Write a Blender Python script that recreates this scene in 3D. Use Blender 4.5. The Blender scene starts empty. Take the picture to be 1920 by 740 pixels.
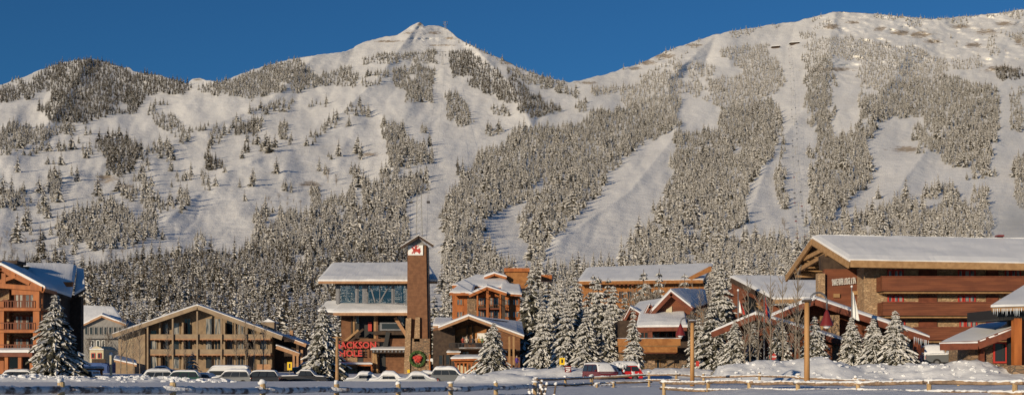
import bpy, bmesh, math, random
import numpy as np
from mathutils import Vector, Matrix, Euler, Quaternion
PI = math.pi
F = 2330.0      # focal length in photo pixels (1920 wide)
HY = 680.0      # horizon row
EYE = 1.7
scene = bpy.context.scene
COL = scene.collection
rng = np.random.default_rng(7)
R = random.Random(11)

# ---------------------------------------------------------------- tagging
def tag(o, label=None, cat=None, group=None, kind=None):
    if label: o['label'] = label
    if cat: o['category'] = cat
    if group: o['group'] = group
    if kind: o['kind'] = kind
    return o
def empty(name, loc=(0, 0, 0), rz=0, label=None, cat=None, group=None):
    o = bpy.data.objects.new(name, None); COL.objects.link(o)
    o.location = loc; o.rotation_euler = (0, 0, rz); o.empty_display_size = .3
    return tag(o, label, cat, group)
def copy_tree(o, parent=None):
    c = o.copy(); COL.objects.link(c); c.parent = parent
    for ch in list(o.children): copy_tree(ch, c)
    return c

# ---------------------------------------------------------------- materials
def mat(name, col, rough=.75, col2=None, scale=3., mix=None, bump=0., bscale=20., metal=0., spec=.35, stretch=None, detail=4., wave=None, ramp=(.4, .6)):
    m = bpy.data.materials.new(name); m.use_nodes = True
    nt = m.node_tree; N = nt.nodes; L = nt.links
    b = N['Principled BSDF']
    b.inputs['Base Color'].default_value = (*col, 1); b.inputs['Roughness'].default_value = rough
    b.inputs['Metallic'].default_value = metal; b.inputs['Specular IOR Level'].default_value = spec
    tc = N.new('ShaderNodeTexCoord'); mp = N.new('ShaderNodeMapping')
    L.new(tc.outputs['Object'], mp.inputs['Vector'])
    if stretch: mp.inputs['Scale'].default_value = stretch
    if col2:
        t = N.new('ShaderNodeTexNoise'); t.inputs['Scale'].default_value = scale; t.inputs['Detail'].default_value = detail
        L.new(mp.outputs[0], t.inputs['Vector'])
        r = N.new('ShaderNodeValToRGB'); r.color_ramp.elements[0].position = ramp[0]; r.color_ramp.elements[1].position = ramp[1]
        r.color_ramp.elements[0].color = (*col, 1); r.color_ramp.elements[1].color = (*col2, 1)
        L.new(t.outputs['Fac'], r.inputs[0]); out = r.outputs[0]
        if wave:      # plank joints: (direction, scale, dark colour)
            w = N.new('ShaderNodeTexWave'); w.bands_direction = wave[0]; w.inputs['Scale'].default_value = wave[1]; w.wave_profile = 'SAW'
            L.new(tc.outputs['Object'], w.inputs['Vector'])
            r2 = N.new('ShaderNodeValToRGB'); r2.color_ramp.elements[0].position = .0; r2.color_ramp.elements[1].position = .12
            L.new(w.outputs['Fac'], r2.inputs[0])
            mx = N.new('ShaderNodeMixRGB'); mx.inputs[1].default_value = (*wave[2], 1)
            L.new(r2.outputs[0], mx.inputs[0]); L.new(out, mx.inputs[2]); out = mx.outputs[0]
        L.new(out, b.inputs['Base Color'])
    if bump:
        t2 = N.new('ShaderNodeTexNoise'); t2.inputs['Scale'].default_value = bscale; t2.inputs['Detail'].default_value = 5
        L.new(mp.outputs[0], t2.inputs['Vector'])
        bp = N.new('ShaderNodeBump'); bp.inputs['Strength'].default_value = bump; bp.inputs['Distance'].default_value = .1
        L.new(t2.outputs['Fac'], bp.inputs['Height']); L.new(bp.outputs[0], b.inputs['Normal'])
    return m
def stone_mat(name, c1, c2, c3, scale=2.2, mortar=(.1, .085, .07)):
    m = bpy.data.materials.new(name); m.use_nodes = True
    nt = m.node_tree; N = nt.nodes; L = nt.links; b = N['Principled BSDF']; b.inputs['Roughness'].default_value = .85
    tc = N.new('ShaderNodeTexCoord'); mp = N.new('ShaderNodeMapping'); mp.inputs['Scale'].default_value = (1, 1, 2.1)
    L.new(tc.outputs['Object'], mp.inputs['Vector'])
    v = N.new('ShaderNodeTexVoronoi'); v.inputs['Scale'].default_value = scale; L.new(mp.outputs[0], v.inputs['Vector'])
    sx = N.new('ShaderNodeSeparateColor'); L.new(v.outputs['Color'], sx.inputs[0])
    r = N.new('ShaderNodeValToRGB'); e = r.color_ramp.elements; e[0].color = (*c1, 1); e[1].color = (*c2, 1)
    e2 = e.new(.5); e2.color = (*c3, 1); L.new(sx.outputs[0], r.inputs[0])
    d = N.new('ShaderNodeTexVoronoi'); d.feature = 'DISTANCE_TO_EDGE'; d.inputs['Scale'].default_value = scale; L.new(mp.outputs[0], d.inputs['Vector'])
    r2 = N.new('ShaderNodeValToRGB'); r2.color_ramp.elements[0].position = .02; r2.color_ramp.elements[1].position = .08; L.new(d.outputs['Distance'], r2.inputs[0])
    mx = N.new('ShaderNodeMixRGB'); mx.inputs[1].default_value = (*mortar, 1); L.new(r2.outputs[0], mx.inputs[0]); L.new(r.outputs[0], mx.inputs[2])
    L.new(mx.outputs[0], b.inputs['Base Color'])
    bp = N.new('ShaderNodeBump'); bp.inputs['Strength'].default_value = .6; bp.inputs['Distance'].default_value = .08
    L.new(r2.outputs[0], bp.inputs['Height']); L.new(bp.outputs[0], b.inputs['Normal'])
    return m
M = {}
M['snow'] = mat('snow', (.80, .80, .81), .6, (.72, .725, .74), .9, bump=.35, bscale=3., spec=.2)
M['roof_snow'] = mat('roof_snow', (.80, .80, .81), .55, (.74, .745, .76), .35, bump=.15, bscale=1.2, spec=.2)
M['tree_snow'] = mat('tree_snow', (.74, .72, .69), .7, (.62, .60, .57), 1.5, spec=.1)
M['far_snow'] = mat('far_tree_snow', (.76, .73, .69), .8, (.63, .60, .56), 1.5, spec=.05)
M['needles_rime'] = mat('needles_rimed', (.34, .315, .28), .85, (.44, .41, .37), 1., spec=.1)
M['needles_mid'] = mat('needles_mid', (.082, .072, .052), .85, (.145, .125, .095), 1., spec=.1)
M['needles'] = mat('needles', (.05, .05, .034), .8, (.13, .118, .085), 2.5, spec=.2)
M['needles_far'] = mat('needles_far', (.05, .044, .030), .85, (.10, .082, .055), 1., spec=.1)
M['bark'] = mat('bark', (.09, .06, .04), .9, (.16, .12, .09), 6., bump=.4)
M['aspen'] = mat('aspen', (.24, .20, .16), .85, (.14, .11, .08), 3.)
M['rime'] = mat('rime', (.30, .27, .23), .85, (.20, .17, .14), 3.)
M['brush'] = mat('brush', (.17, .125, .09), .9, (.27, .23, .19), 2.)
M['orange_wood'] = mat('orange_wood', (.41, .130, .030), .6, (.29, .085, .02), 1.3, stretch=(1, 1, .3), bump=.1)
M['amber_wood'] = mat('amber_wood', (.38, .165, .05), .65, (.28, .11, .03), 1.6, wave=('Z', 1.6, (.12, .04, .01)))
M['red_wood'] = mat('red_wood', (.20, .066, .030), .7, (.14, .045, .022), 1.2, stretch=(.3, 1, 2), wave=('Z', 1.35, (.05, .012, .007)))
M['red_beam'] = mat('red_beam', (.19, .055, .027), .65, (.13, .038, .02), 1.5)
M['brown_wood'] = mat('brown_wood', (.21, .095, .045), .75, (.155, .068, .032), 1.5, wave=('Z', 1.2, (.075, .033, .017)))
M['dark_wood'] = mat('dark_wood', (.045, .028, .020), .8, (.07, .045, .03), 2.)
M['tan_wood'] = mat('tan_wood', (.38, .225, .105), .7, (.30, .17, .075), 2., bump=.15)
M['timber'] = mat('timber', (.46, .25, .10), .65, (.34, .17, .06), 2.5, stretch=(1, 1, .15), bump=.2)
M['beige'] = mat('beige', (.29, .205, .125), .8, (.22, .155, .10), 1.2, wave=('X', 1.5, (.20, .15, .09)))
M['beige_plain'] = mat('beige_plain', (.32, .235, .15), .8, (.25, .18, .12), 1.)
M['trim'] = mat('trim', (.40, .22, .11), .65, (.33, .17, .085), 2.)
M['grey_siding'] = mat('grey_siding', (.27, .26, .25), .8, (.22, .21, .20), 1.5, wave=('Z', 2., (.15, .14, .14)))
M['cream'] = mat('cream', (.55, .48, .33), .8, (.5, .43, .29), 2.)
M['stone'] = stone_mat('stone', (.42, .265, .145), (.52, .36, .21), (.31, .20, .115), mortar=(.26, .17, .10))
M['stone_brown'] = stone_mat('stone_brown', (.28, .18, .10), (.38, .25, .15), (.20, .125, .075), 1.9)
M['glass'] = mat('glass', (.03, .035, .04), .12, spec=.5)
M['curtain_glass'] = mat('curtain_glass', (.30, .28, .25), .2, (.06, .07, .08), 1.1, stretch=(3, 1, .3), spec=.8, ramp=(.45, .55))
M['clear_glass'] = None
M['metal'] = mat('metal', (.20, .20, .21), .45, (.15, .15, .16), 5., metal=.6)
M['dark_metal'] = mat('dark_metal', (.035, .03, .03), .5, metal=.3)
M['maroon'] = mat('maroon', (.16, .02, .02), .4)
M['red'] = mat('red', (.45, .04, .03), .6)
M['sign_red'] = mat('sign_red', (.55, .05, .04), .6)
M['yellow'] = mat('yellow', (.80, .52, .01), .5)
M['white'] = mat('white', (.78, .78, .76), .6)
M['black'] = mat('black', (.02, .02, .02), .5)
M['blue'] = mat('blue', (.02, .05, .16), .6)
M['tarp'] = mat('tarp', (.025, .075, .24), .6, (.02, .055, .18), 1.)
M['green'] = mat('wreath_green', (.03, .07, .02), .9, (.06, .11, .03), 8., bump=.8, bscale=10)
M['rubber'] = mat('rubber', (.02, .02, .02), .9)
M['fence_wood'] = mat('fence_wood', (.50, .36, .19), .85, (.36, .24, .12), 4., stretch=(1, 1, .3), bump=.4)
M['rail_wood'] = mat('rail_wood', (.20, .14, .10), .85, (.36, .24, .15), 3., bump=.4)
M['frost'] = mat('frost', (.17, .13, .12), .8, (.70, .70, .72), 4., ramp=(.38, .52), bump=.5, bscale=12)
M['rock'] = mat('rock', (.36, .27, .18), .9, (.20, .15, .11), .05, bump=.6, bscale=.3)
g = bpy.data.materials.new('clear_glass'); g.use_nodes = True
nt = g.node_tree; nt.nodes.clear()
o_ = nt.nodes.new('ShaderNodeOutputMaterial'); t_ = nt.nodes.new('ShaderNodeBsdfTransparent'); t_.inputs[0].default_value = (.72, .74, .75, 1)
g_ = nt.nodes.new('ShaderNodeBsdfGlossy'); g_.inputs['Roughness'].default_value = .05; g_.inputs[0].default_value = (.9, .9, .9, 1); mx_ = nt.nodes.new('ShaderNodeMixShader')
mx_.inputs[0].default_value = .10
nt.links.new(t_.outputs[0], mx_.inputs[1]); nt.links.new(g_.outputs[0], mx_.inputs[2]); nt.links.new(mx_.outputs[0], o_.inputs[0])
M['clear_glass'] = g

# ---------------------------------------------------------------- noise
_tab = np.random.default_rng(3).random((512, 512)).astype(np.float32)
def vn(x, y, s=0):
    x = np.asarray(x, float) + s * 17.37; y = np.asarray(y, float) + s * 91.7
    xi = np.floor(x).astype(int); yi = np.floor(y).astype(int); fx = x - xi; fy = y - yi
    fx = fx * fx * (3 - 2 * fx); fy = fy * fy * (3 - 2 * fy)
    a = _tab[xi & 511, yi & 511]; b = _tab[(xi + 1) & 511, yi & 511]; c = _tab[xi & 511, (yi + 1) & 511]; d = _tab[(xi + 1) & 511, (yi + 1) & 511]
    return (a * (1 - fx) + b * fx) * (1 - fy) + (c * (1 - fx) + d * fx) * fy
def fbm(x, y, o=4, s=0, g=.5):
    r = 0; a = 1; t = 0
    for k in range(o):
        r = r + a * (vn(x * 2 ** k, y * 2 ** k, s + k) * 2 - 1); t += a; a *= g
    return r / t

# ---------------------------------------------------------------- mesh building
class MB:
    def __init__(s): s.v = []; s.f = []; s.m = []; s.cur = 0
    def add(s, vs, fs):
        n = len(s.v); s.v += [tuple(v) for v in vs]
        for f in fs: s.f.append([i + n for i in f]); s.m.append(s.cur)
        return s
    def extrude(s, pts, vec):
        n = len(pts); vec = Vector(vec); a = [Vector(p) for p in pts]
        return s.add(a + [p + vec for p in a], [list(range(n))[::-1], [i + n for i in range(n)]] + [[i, (i + 1) % n, (i + 1) % n + n, i + n] for i in range(n)])
    def box(s, x0, x1, y0, y1, z0, z1):
        return s.extrude([(x0, y0, z0), (x1, y0, z0), (x1, y0, z1), (x0, y0, z1)], (0, y1 - y0, 0))
    def beam(s, p, q, w, h=None, up=(0, 0, 1)):
        p = Vector(p); q = Vector(q); d = (q - p)
        if d.length < 1e-5: return s
        h = h or w; u = Vector(up); dn = d.normalized()
        if abs(dn.dot(u)) > .95: u = Vector((0, 1, 0))
        sd = dn.cross(u).normalized() * w / 2; up_ = sd.cross(dn).normalized() * h / 2
        return s.extrude([p - sd - up_, p + sd - up_, p + sd + up_, p - sd + up_], d)
    def tube(s, pts, rad, n=8, cap=True):
        pts = [Vector(p) for p in pts]; rad = rad if hasattr(rad, '__len__') else [rad] * len(pts)
        vs = []; fs = []
        for i, p in enumerate(pts):
            d = (pts[min(i + 1, len(pts) - 1)] - pts[max(i - 1, 0)]).normalized()
            u = Vector((0, 0, 1)) if abs(d.z) < .9 else Vector((0, 1, 0))
            a = d.cross(u).normalized(); b = a.cross(d).normalized()
            for k in range(n):
                t = 2 * PI * k / n; vs.append(p + (a * math.cos(t) + b * math.sin(t)) * rad[i])
        for i in range(len(pts) - 1):
            for k in range(n):
                fs.append([i * n + k, i * n + (k + 1) % n, (i + 1) * n + (k + 1) % n, (i + 1) * n + k])
        if cap: fs += [list(range(n))[::-1], [(len(pts) - 1) * n + k for k in range(n)]]
        return s.add(vs, fs)
    def blob(s, c, r, seed=0, rough=.2, n=8, m=5):
        c = Vector(c); r = r if hasattr(r, '__len__') else (r, r, r); q = random.Random(seed)
        vs = [c + Vector((0, 0, r[2]))]; fs = []
        for j in range(1, m):
            ph = PI * j / m
            for k in range(n):
                t = 2 * PI * k / n; e = 1 + q.uniform(-rough, rough)
                vs.append(c + Vector((r[0] * math.sin(ph) * math.cos(t), r[1] * math.sin(ph) * math.sin(t), r[2] * math.cos(ph))) * 1 * e if False else
                          c + Vector((r[0] * math.sin(ph) * math.cos(t) * e, r[1] * math.sin(ph) * math.sin(t) * e, r[2] * math.cos(ph) * e)))
        vs.append(c - Vector((0, 0, r[2])))
        for k in range(n): fs.append([0, 1 + k, 1 + (k + 1) % n])
        for j in range(m - 2):
            for k in range(n):
                a = 1 + j * n; fs.append([a + k, a + n + k, a + n + (k + 1) % n, a + (k + 1) % n])
        a = 1 + (m - 2) * n
        for k in range(n): fs.append([a + k, len(vs) - 1, a + (k + 1) % n])
        return s.add(vs, fs)
    def build(s, name, m, parent=None, loc=None, smooth=False, bevel=0, recalc=True):
        me = bpy.data.meshes.new(name); me.from_pydata(s.v, [], s.f)
        ms = m if isinstance(m, (list, tuple)) else [m]
        for k in ms: me.materials.append(M[k] if isinstance(k, str) else k)
        if len(ms) > 1: me.polygons.foreach_set('material_index', s.m)
        if recalc or bevel:
            b = bmesh.new(); b.from_mesh(me)
            bmesh.ops.recalc_face_normals(b, faces=b.faces)
            if bevel: bmesh.ops.bevel(b, geom=list(b.edges), offset=bevel, segments=2, affect='EDGES', clamp_overlap=True)
            b.to_mesh(me); b.free()
        if smooth: me.polygons.foreach_set('use_smooth', [True] * len(me.polygons))
        me.update()
        o = bpy.data.objects.new(name, me); COL.objects.link(o)
        if parent: o.parent = parent
        if loc: o.location = loc
        return o
def W(px, py, Y): return Vector(((px - 960) * Y / F, Y, EYE + (HY - py) * Y / F))

# ---------------------------------------------------------------- world, sun, camera
w = bpy.data.worlds.new('World'); scene.world = w; w.use_nodes = True
nt = w.node_tree; bg = nt.nodes['Background']; sky = nt.nodes.new('ShaderNodeTexSky'); sky.sky_type = 'NISHITA'; sky.sun_disc = False
SUN_EL = math.radians(11); SA = math.radians(35)           # sun from the left behind the camera
sv = Vector((-math.sin(SA) * math.cos(SUN_EL), -math.cos(SA) * math.cos(SUN_EL), math.sin(SUN_EL)))
sky.sun_elevation = SUN_EL; sky.sun_rotation = math.atan2(sv.x, sv.y) % (2 * PI)
sky.altitude = 2000; sky.air_density = 1.1; sky.dust_density = .1; sky.ozone_density = 4.5
bg.inputs[1].default_value = .074
tint = nt.nodes.new('ShaderNodeMixRGB'); tint.blend_type = 'MULTIPLY'; tint.inputs[0].default_value = 1; tint.inputs[2].default_value = (.42, .81, .99, 1)
nt.links.new(sky.outputs[0], tint.inputs[1]); nt.links.new(tint.outputs[0], bg.inputs[0])
sd = bpy.data.lights.new('sun', 'SUN'); sd.energy = 4.4; sd.angle = math.radians(.5); sd.color = (1.0, .84, .61)
so = bpy.data.objects.new('sun', sd); COL.objects.link(so); so.rotation_euler = sv.to_track_quat('Z', 'Y').to_euler()
cd = bpy.data.cameras.new('camera'); co = bpy.data.objects.new('camera', cd); COL.objects.link(co)
co.location = (0, 0, EYE); co.rotation_euler = (PI / 2, 0, 0); cd.sensor_width = 36; cd.lens = 36 * F / 1920
cd.shift_y = (HY - 370) / 1920; cd.clip_start = .5; cd.clip_end = 40000; scene.camera = co
scene.view_settings.view_transform = 'Standard'; scene.view_settings.look = 'None'; scene.view_settings.gamma = 1
scene.view_settings.exposure = -.08
scene.cycles.use_denoising = True; scene.cycles.max_bounces = 6; scene.cycles.transparent_max_bounces = 12

# ---------------------------------------------------------------- mountain
RID = [(-900, 380), (-500, 300), (-200, 215), (-60, 175), (0, 160), (30, 149), (60, 138), (100, 122), (140, 113), (170, 110), (200, 117), (235, 127), (242, 126), (250, 134), (300, 141), (340, 153), (352, 157),
       (360, 148), (375, 145), (385, 150), (395, 150), (412, 155), (440, 143), (480, 129), (540, 112), (600, 103), (650, 97), (666, 87), (682, 79), (720, 69), (746, 66), (760, 56), (772, 48), (784, 42), (790, 42),
       (796, 50), (804, 48), (825, 49), (838, 54), (848, 62), (858, 72), (890, 87), (920, 102), (960, 120), (1000, 137), (1040, 149), (1070, 154), (1100, 148), (1150, 135), (1200, 118), (1250, 96), (1300, 78), (1343, 64), (1350, 65), (1357, 61), (1400, 54),
       (1450, 46), (1500, 39), (1540, 28), (1570, 22), (1640, 26), (1700, 32), (1750, 35), (1800, 32), (1860, 26), (1920, 18), (2100, 0), (2400, 40), (2900, 160)]
YQ = [(760, 340), (672, 440), (640, 560), (600, 720), (550, 900), (500, 1080), (400, 1500), (300, 2020), (200, 2700), (100, 3500), (40, 4050), (-40, 4700)]
_yx = np.array([a for a, b in YQ][::-1], float); _yy = np.array([b for a, b in YQ][::-1], float)
_rx = np.array([a for a, b in RID], float); _ry = np.array([b for a, b in RID], float)
RIBS = [([(600, 95), (500, 195), (330, 262), (150, 320), (0, 375)], 30, .022), ([(785, 45), (705, 150), (600, 250), (430, 320), (300, 420), (120, 470)], 34, .020), ([(170, 105), (120, 190), (60, 270), (0, 300)], 24, .016),
        ([(880, 80), (960, 160), (1010, 260), (930, 350), (850, 450)], 28, .020), ([(1350, 60), (1250, 150), (1270, 250), (1180, 360), (1050, 450)], 30, .022), ([(1565, 25), (1540, 160), (1440, 300), (1400, 420)], 28, .018),
        ([(1890, 150), (1780, 230), (1700, 330), (1640, 430)], 26, .020), ([(1700, 100), (1620, 240), (1540, 380)], 22, .016), ([(720, 220), (740, 330), (640, 400), (520, 470)], 22, .014), ([(1920, 20), (1850, 110), (1780, 150)], 16, .012)]
def depth_at(px, py):
    px = np.asarray(px, float); py = np.asarray(py, float)
    Y = np.interp(py, _yx, _yy)
    # ribs and gullies running down the fall line, plus broad shoulders
    a = (px - .55 * py) / 150.; b = (px + .5 * py) / 170.
    wb = np.clip((px - 900) / 360., 0, 1); wb = wb * wb * (3 - 2 * wb); rib = fbm(a, py / 420., 3, 5) * (1 - wb) + fbm(b, py / 420., 3, 6) * wb
    rdg = 1 - np.abs(fbm(px / 95. + py / 300, py / 130., 4, 9)) * 2
    fine = fbm(px / 26., py / 20., 4, 12)
    k = np.clip((660 - py) / 200., 0, 1)
    cm = np.clip((px - 1500) / 60, 0, 1) * np.clip((165 - py) / 60, 0, 1) + np.exp(-((px - 805) / 50) ** 2 - ((py - 60) / 22) ** 2) + .8 * np.exp(-((px - 1230) / 70) ** 2 - ((py - 110) / 25) ** 2) + .35 * np.clip((260 - py) / 120, 0, 1)
    cliff = (1 - np.abs(fbm(px / 30. - py / 60, py / 11., 4, 14, .6)) * 2.4) * cm
    rb_ = 0
    for pl, wd_, am in RIBS:
        dm = np.full(px.shape, 1e9)
        for (ax, ay), (bx, by) in zip(pl[:-1], pl[1:]):
            tt = np.clip(((px - ax) * (bx - ax) + (py - ay) * (by - ay)) / ((bx - ax) ** 2 + (by - ay) ** 2), 0, 1)
            dm = np.minimum(dm, np.hypot(px - ax - tt * (bx - ax), py - ay - tt * (by - ay)))
        rb_ = rb_ - 1.4 * am * np.exp(-(dm + 7 * fbm(px / 40., py / 40., 3, 90)) / wd_)
    return Y * (1 + k * (rb_ + .032 * rib + .013 * rdg + .0046 * fine + -.0048 * cliff))
nu, ns = 900, 420
us = np.interp(np.linspace(0, 1, nu), [0, .12, .88, 1], [-900, -40, 1960, 2900])
ts = np.linspace(0, 1, ns)
U, T = np.meshgrid(us, ts)
RY = np.interp(U, _rx, _ry) + 2.2 * fbm(U / 9., U * 0, 3, 31) * np.clip(np.abs(U - 790) / 60, .3, 1)
PYY = 676 + (RY - 676) * T
DY = depth_at(U, PYY)
X = (U - 960) * DY / F; Z = EYE + (HY - PYY) * DY / F
# back side of the ridge
nb = 14
Xb = []; Yb = []; Zb = []
for k in range(1, nb + 1):
    d = 2600 * (k / nb) ** 1.5
    Xb.append(X[-1] * (1 + d / DY[-1])); Yb.append(DY[-1] + d); Zb.append(np.maximum(Z[-1] - d * .42 - 60 * (k / nb), -40) + 25 * fbm(U[0] / 60, U[0] * 0 + k, 3, 8))
X = np.vstack([X, Xb]); DYa = np.vstack([DY, Yb]); Z = np.vstack([Z, Zb])
verts = np.stack([X.ravel(), DYa.ravel(), Z.ravel()], 1)
nr = X.shape[0]
idx = np.arange(nr * nu).reshape(nr, nu)
fc = np.stack([idx[:-1, :-1].ravel(), idx[:-1, 1:].ravel(), idx[1:, 1:].ravel(), idx[1:, :-1].ravel()], 1)
def np_mesh(name, verts, faces, mats, mi=None, smooth=False):
    me = bpy.data.meshes.new(name); k = faces.shape[1]
    me.vertices.add(len(verts)); me.vertices.foreach_set('co', np.asarray(verts, np.float32).ravel())
    me.loops.add(faces.size); me.loops.foreach_set('vertex_index', faces.astype(np.int32).ravel())
    me.polygons.add(len(faces)); me.polygons.foreach_set('loop_start', np.arange(0, faces.size, k, dtype=np.int32))
    me.polygons.foreach_set('loop_total', np.full(len(faces), k, np.int32))
    if mi is not None: me.polygons.foreach_set('material_index', np.asarray(mi, np.int32))
    if smooth: me.polygons.foreach_set('use_smooth', np.ones(len(faces), bool))
    for m in mats: me.materials.append(M[m] if isinstance(m, str) else m)
    me.update(calc_edges=True); return me
# rock outcrops: where the wind leaves the cliffs bare
ROCK = [(1560, 50, 22, 7), (1600, 42, 20, 5), (1650, 55, 18, 6), (1690, 62, 30, 7), (1725, 65, 32, 9), (1750, 78, 25, 7), (1800, 50, 25, 6), (1825, 85, 22, 7), (1850, 60, 30, 8), (1885, 45, 25, 6), (1910, 75, 12, 14),
        (1245, 105, 28, 7), (1215, 118, 22, 7), (1190, 128, 18, 5), (815, 62, 18, 4), (845, 72, 16, 4), (787, 46, 6, 4), (765, 62, 12, 3), (730, 78, 40, 3), (830, 85, 45, 2), (245, 128, 8, 3), (372, 150, 10, 3), (200, 335, 30, 12), (960, 118, 30, 5), (1300, 85, 25, 4), (235, 350, 20, 8),
        (580, 345, 30, 6), (690, 290, 30, 5), (600, 405, 60, 4), (1560, 130, 60, 6), (1880, 130, 50, 8), (1100, 155, 30, 4), (1700, 280, 40, 8), (680, 400, 30, 4), (130, 430, 40, 5)]
rk = np.zeros_like(U)
for (cx, cy, rx, ry) in ROCK:
    rk = np.maximum(rk, np.exp(-(((U - cx) / rx) ** 2 + ((PYY - cy) / ry) ** 2) * .9))
rk = np.vstack([rk, np.zeros((nb, nu))])
mm = bpy.data.materials.new('mountain_snow'); mm.use_nodes = True; nt = mm.node_tree; N = nt.nodes; L = nt.links; b = N['Principled BSDF']
b.inputs['Roughness'].default_value = .65; b.inputs['Specular IOR Level'].default_value = .15
geo = N.new('ShaderNodeNewGeometry'); at = N.new('ShaderNodeAttribute'); at.attribute_name = 'rock'
def noise(scale, detail=5, rough=.6):
    t = N.new('ShaderNodeTexNoise'); t.inputs['Scale'].default_value = scale; t.inputs['Detail'].default_value = detail; t.inputs['Roughness'].default_value = rough
    L.new(geo.outputs['Position'], t.inputs['Vector']); return t
def ramp(src, p0, p1, c0=(0, 0, 0), c1=(1, 1, 1)):
    r = N.new('ShaderNodeValToRGB'); r.color_ramp.elements[0].position = p0; r.color_ramp.elements[1].position = p1
    r.color_ramp.elements[0].color = (*c0, 1); r.color_ramp.elements[1].color = (*c1, 1); L.new(src, r.inputs[0]); return r
n1 = noise(.006); r1 = ramp(n1.outputs['Fac'], .35, .65, (.86, .84, .81), (.78, .76, .73))
n2 = noise(.05, 8, .85)
ad = N.new('ShaderNodeMath'); ad.operation = 'MULTIPLY_ADD'; ad.inputs[1].default_value = .31; L.new(at.outputs['Fac'], ad.inputs[0]); L.new(n2.outputs['Fac'], ad.inputs[2])
rr = ramp(ad.outputs[0], .70, .76); nr_ = noise(.02); rc = ramp(nr_.outputs['Fac'], .4, .6, (.46, .37, .27), (.30, .24, .18))
mx = N.new('ShaderNodeMixRGB'); L.new(rr.outputs[0], mx.inputs[0]); L.new(r1.outputs[0], mx.inputs[1]); L.new(rc.outputs[0], mx.inputs[2])
# brush poking through the snow
nA = noise(.004, 3); nB = noise(.09, 6, .8); mu = N.new('ShaderNodeMath'); mu.operation = 'MULTIPLY_ADD'; mu.inputs[1].default_value = .35
L.new(nA.outputs['Fac'], mu.inputs[0]); L.new(nB.outputs['Fac'], mu.inputs[2]); rb = ramp(mu.outputs[0], .80, .90, (0, 0, 0), (.55, .55, .55))
mx2 = N.new('ShaderNodeMixRGB'); L.new(rb.outputs[0], mx2.inputs[0]); L.new(mx.outputs[0], mx2.inputs[1]); mx2.inputs[2].default_value = (.30, .24, .18, 1)
L.new(mx2.outputs[0], b.inputs['Base Color'])
nb1 = noise(.035, 7, .7); bp = N.new('ShaderNodeBump'); bp.inputs['Strength'].default_value = .6; bp.inputs['Distance'].default_value = 5.
L.new(nb1.outputs['Fac'], bp.inputs['Height']); L.new(bp.outputs[0], b.inputs['Normal'])
me = np_mesh('mountain', verts, fc, [mm], smooth=True)
a = me.attributes.new('rock', 'FLOAT', 'POINT'); a.data.foreach_set('value', rk.ravel().astype(np.float32))
mo = bpy.data.objects.new('mountain', me); COL.objects.link(mo)
tag(mo, 'snow covered mountain with ski runs and rocky summits', 'mountain', kind='structure')
def on_hill(px, py):
    px = np.asarray(px, float); py = np.asarray(py, float); Y = depth_at(px, py)
    return np.stack([(px - 960) * Y / F, Y, EYE + (HY - py) * Y / F], -1)

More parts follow.
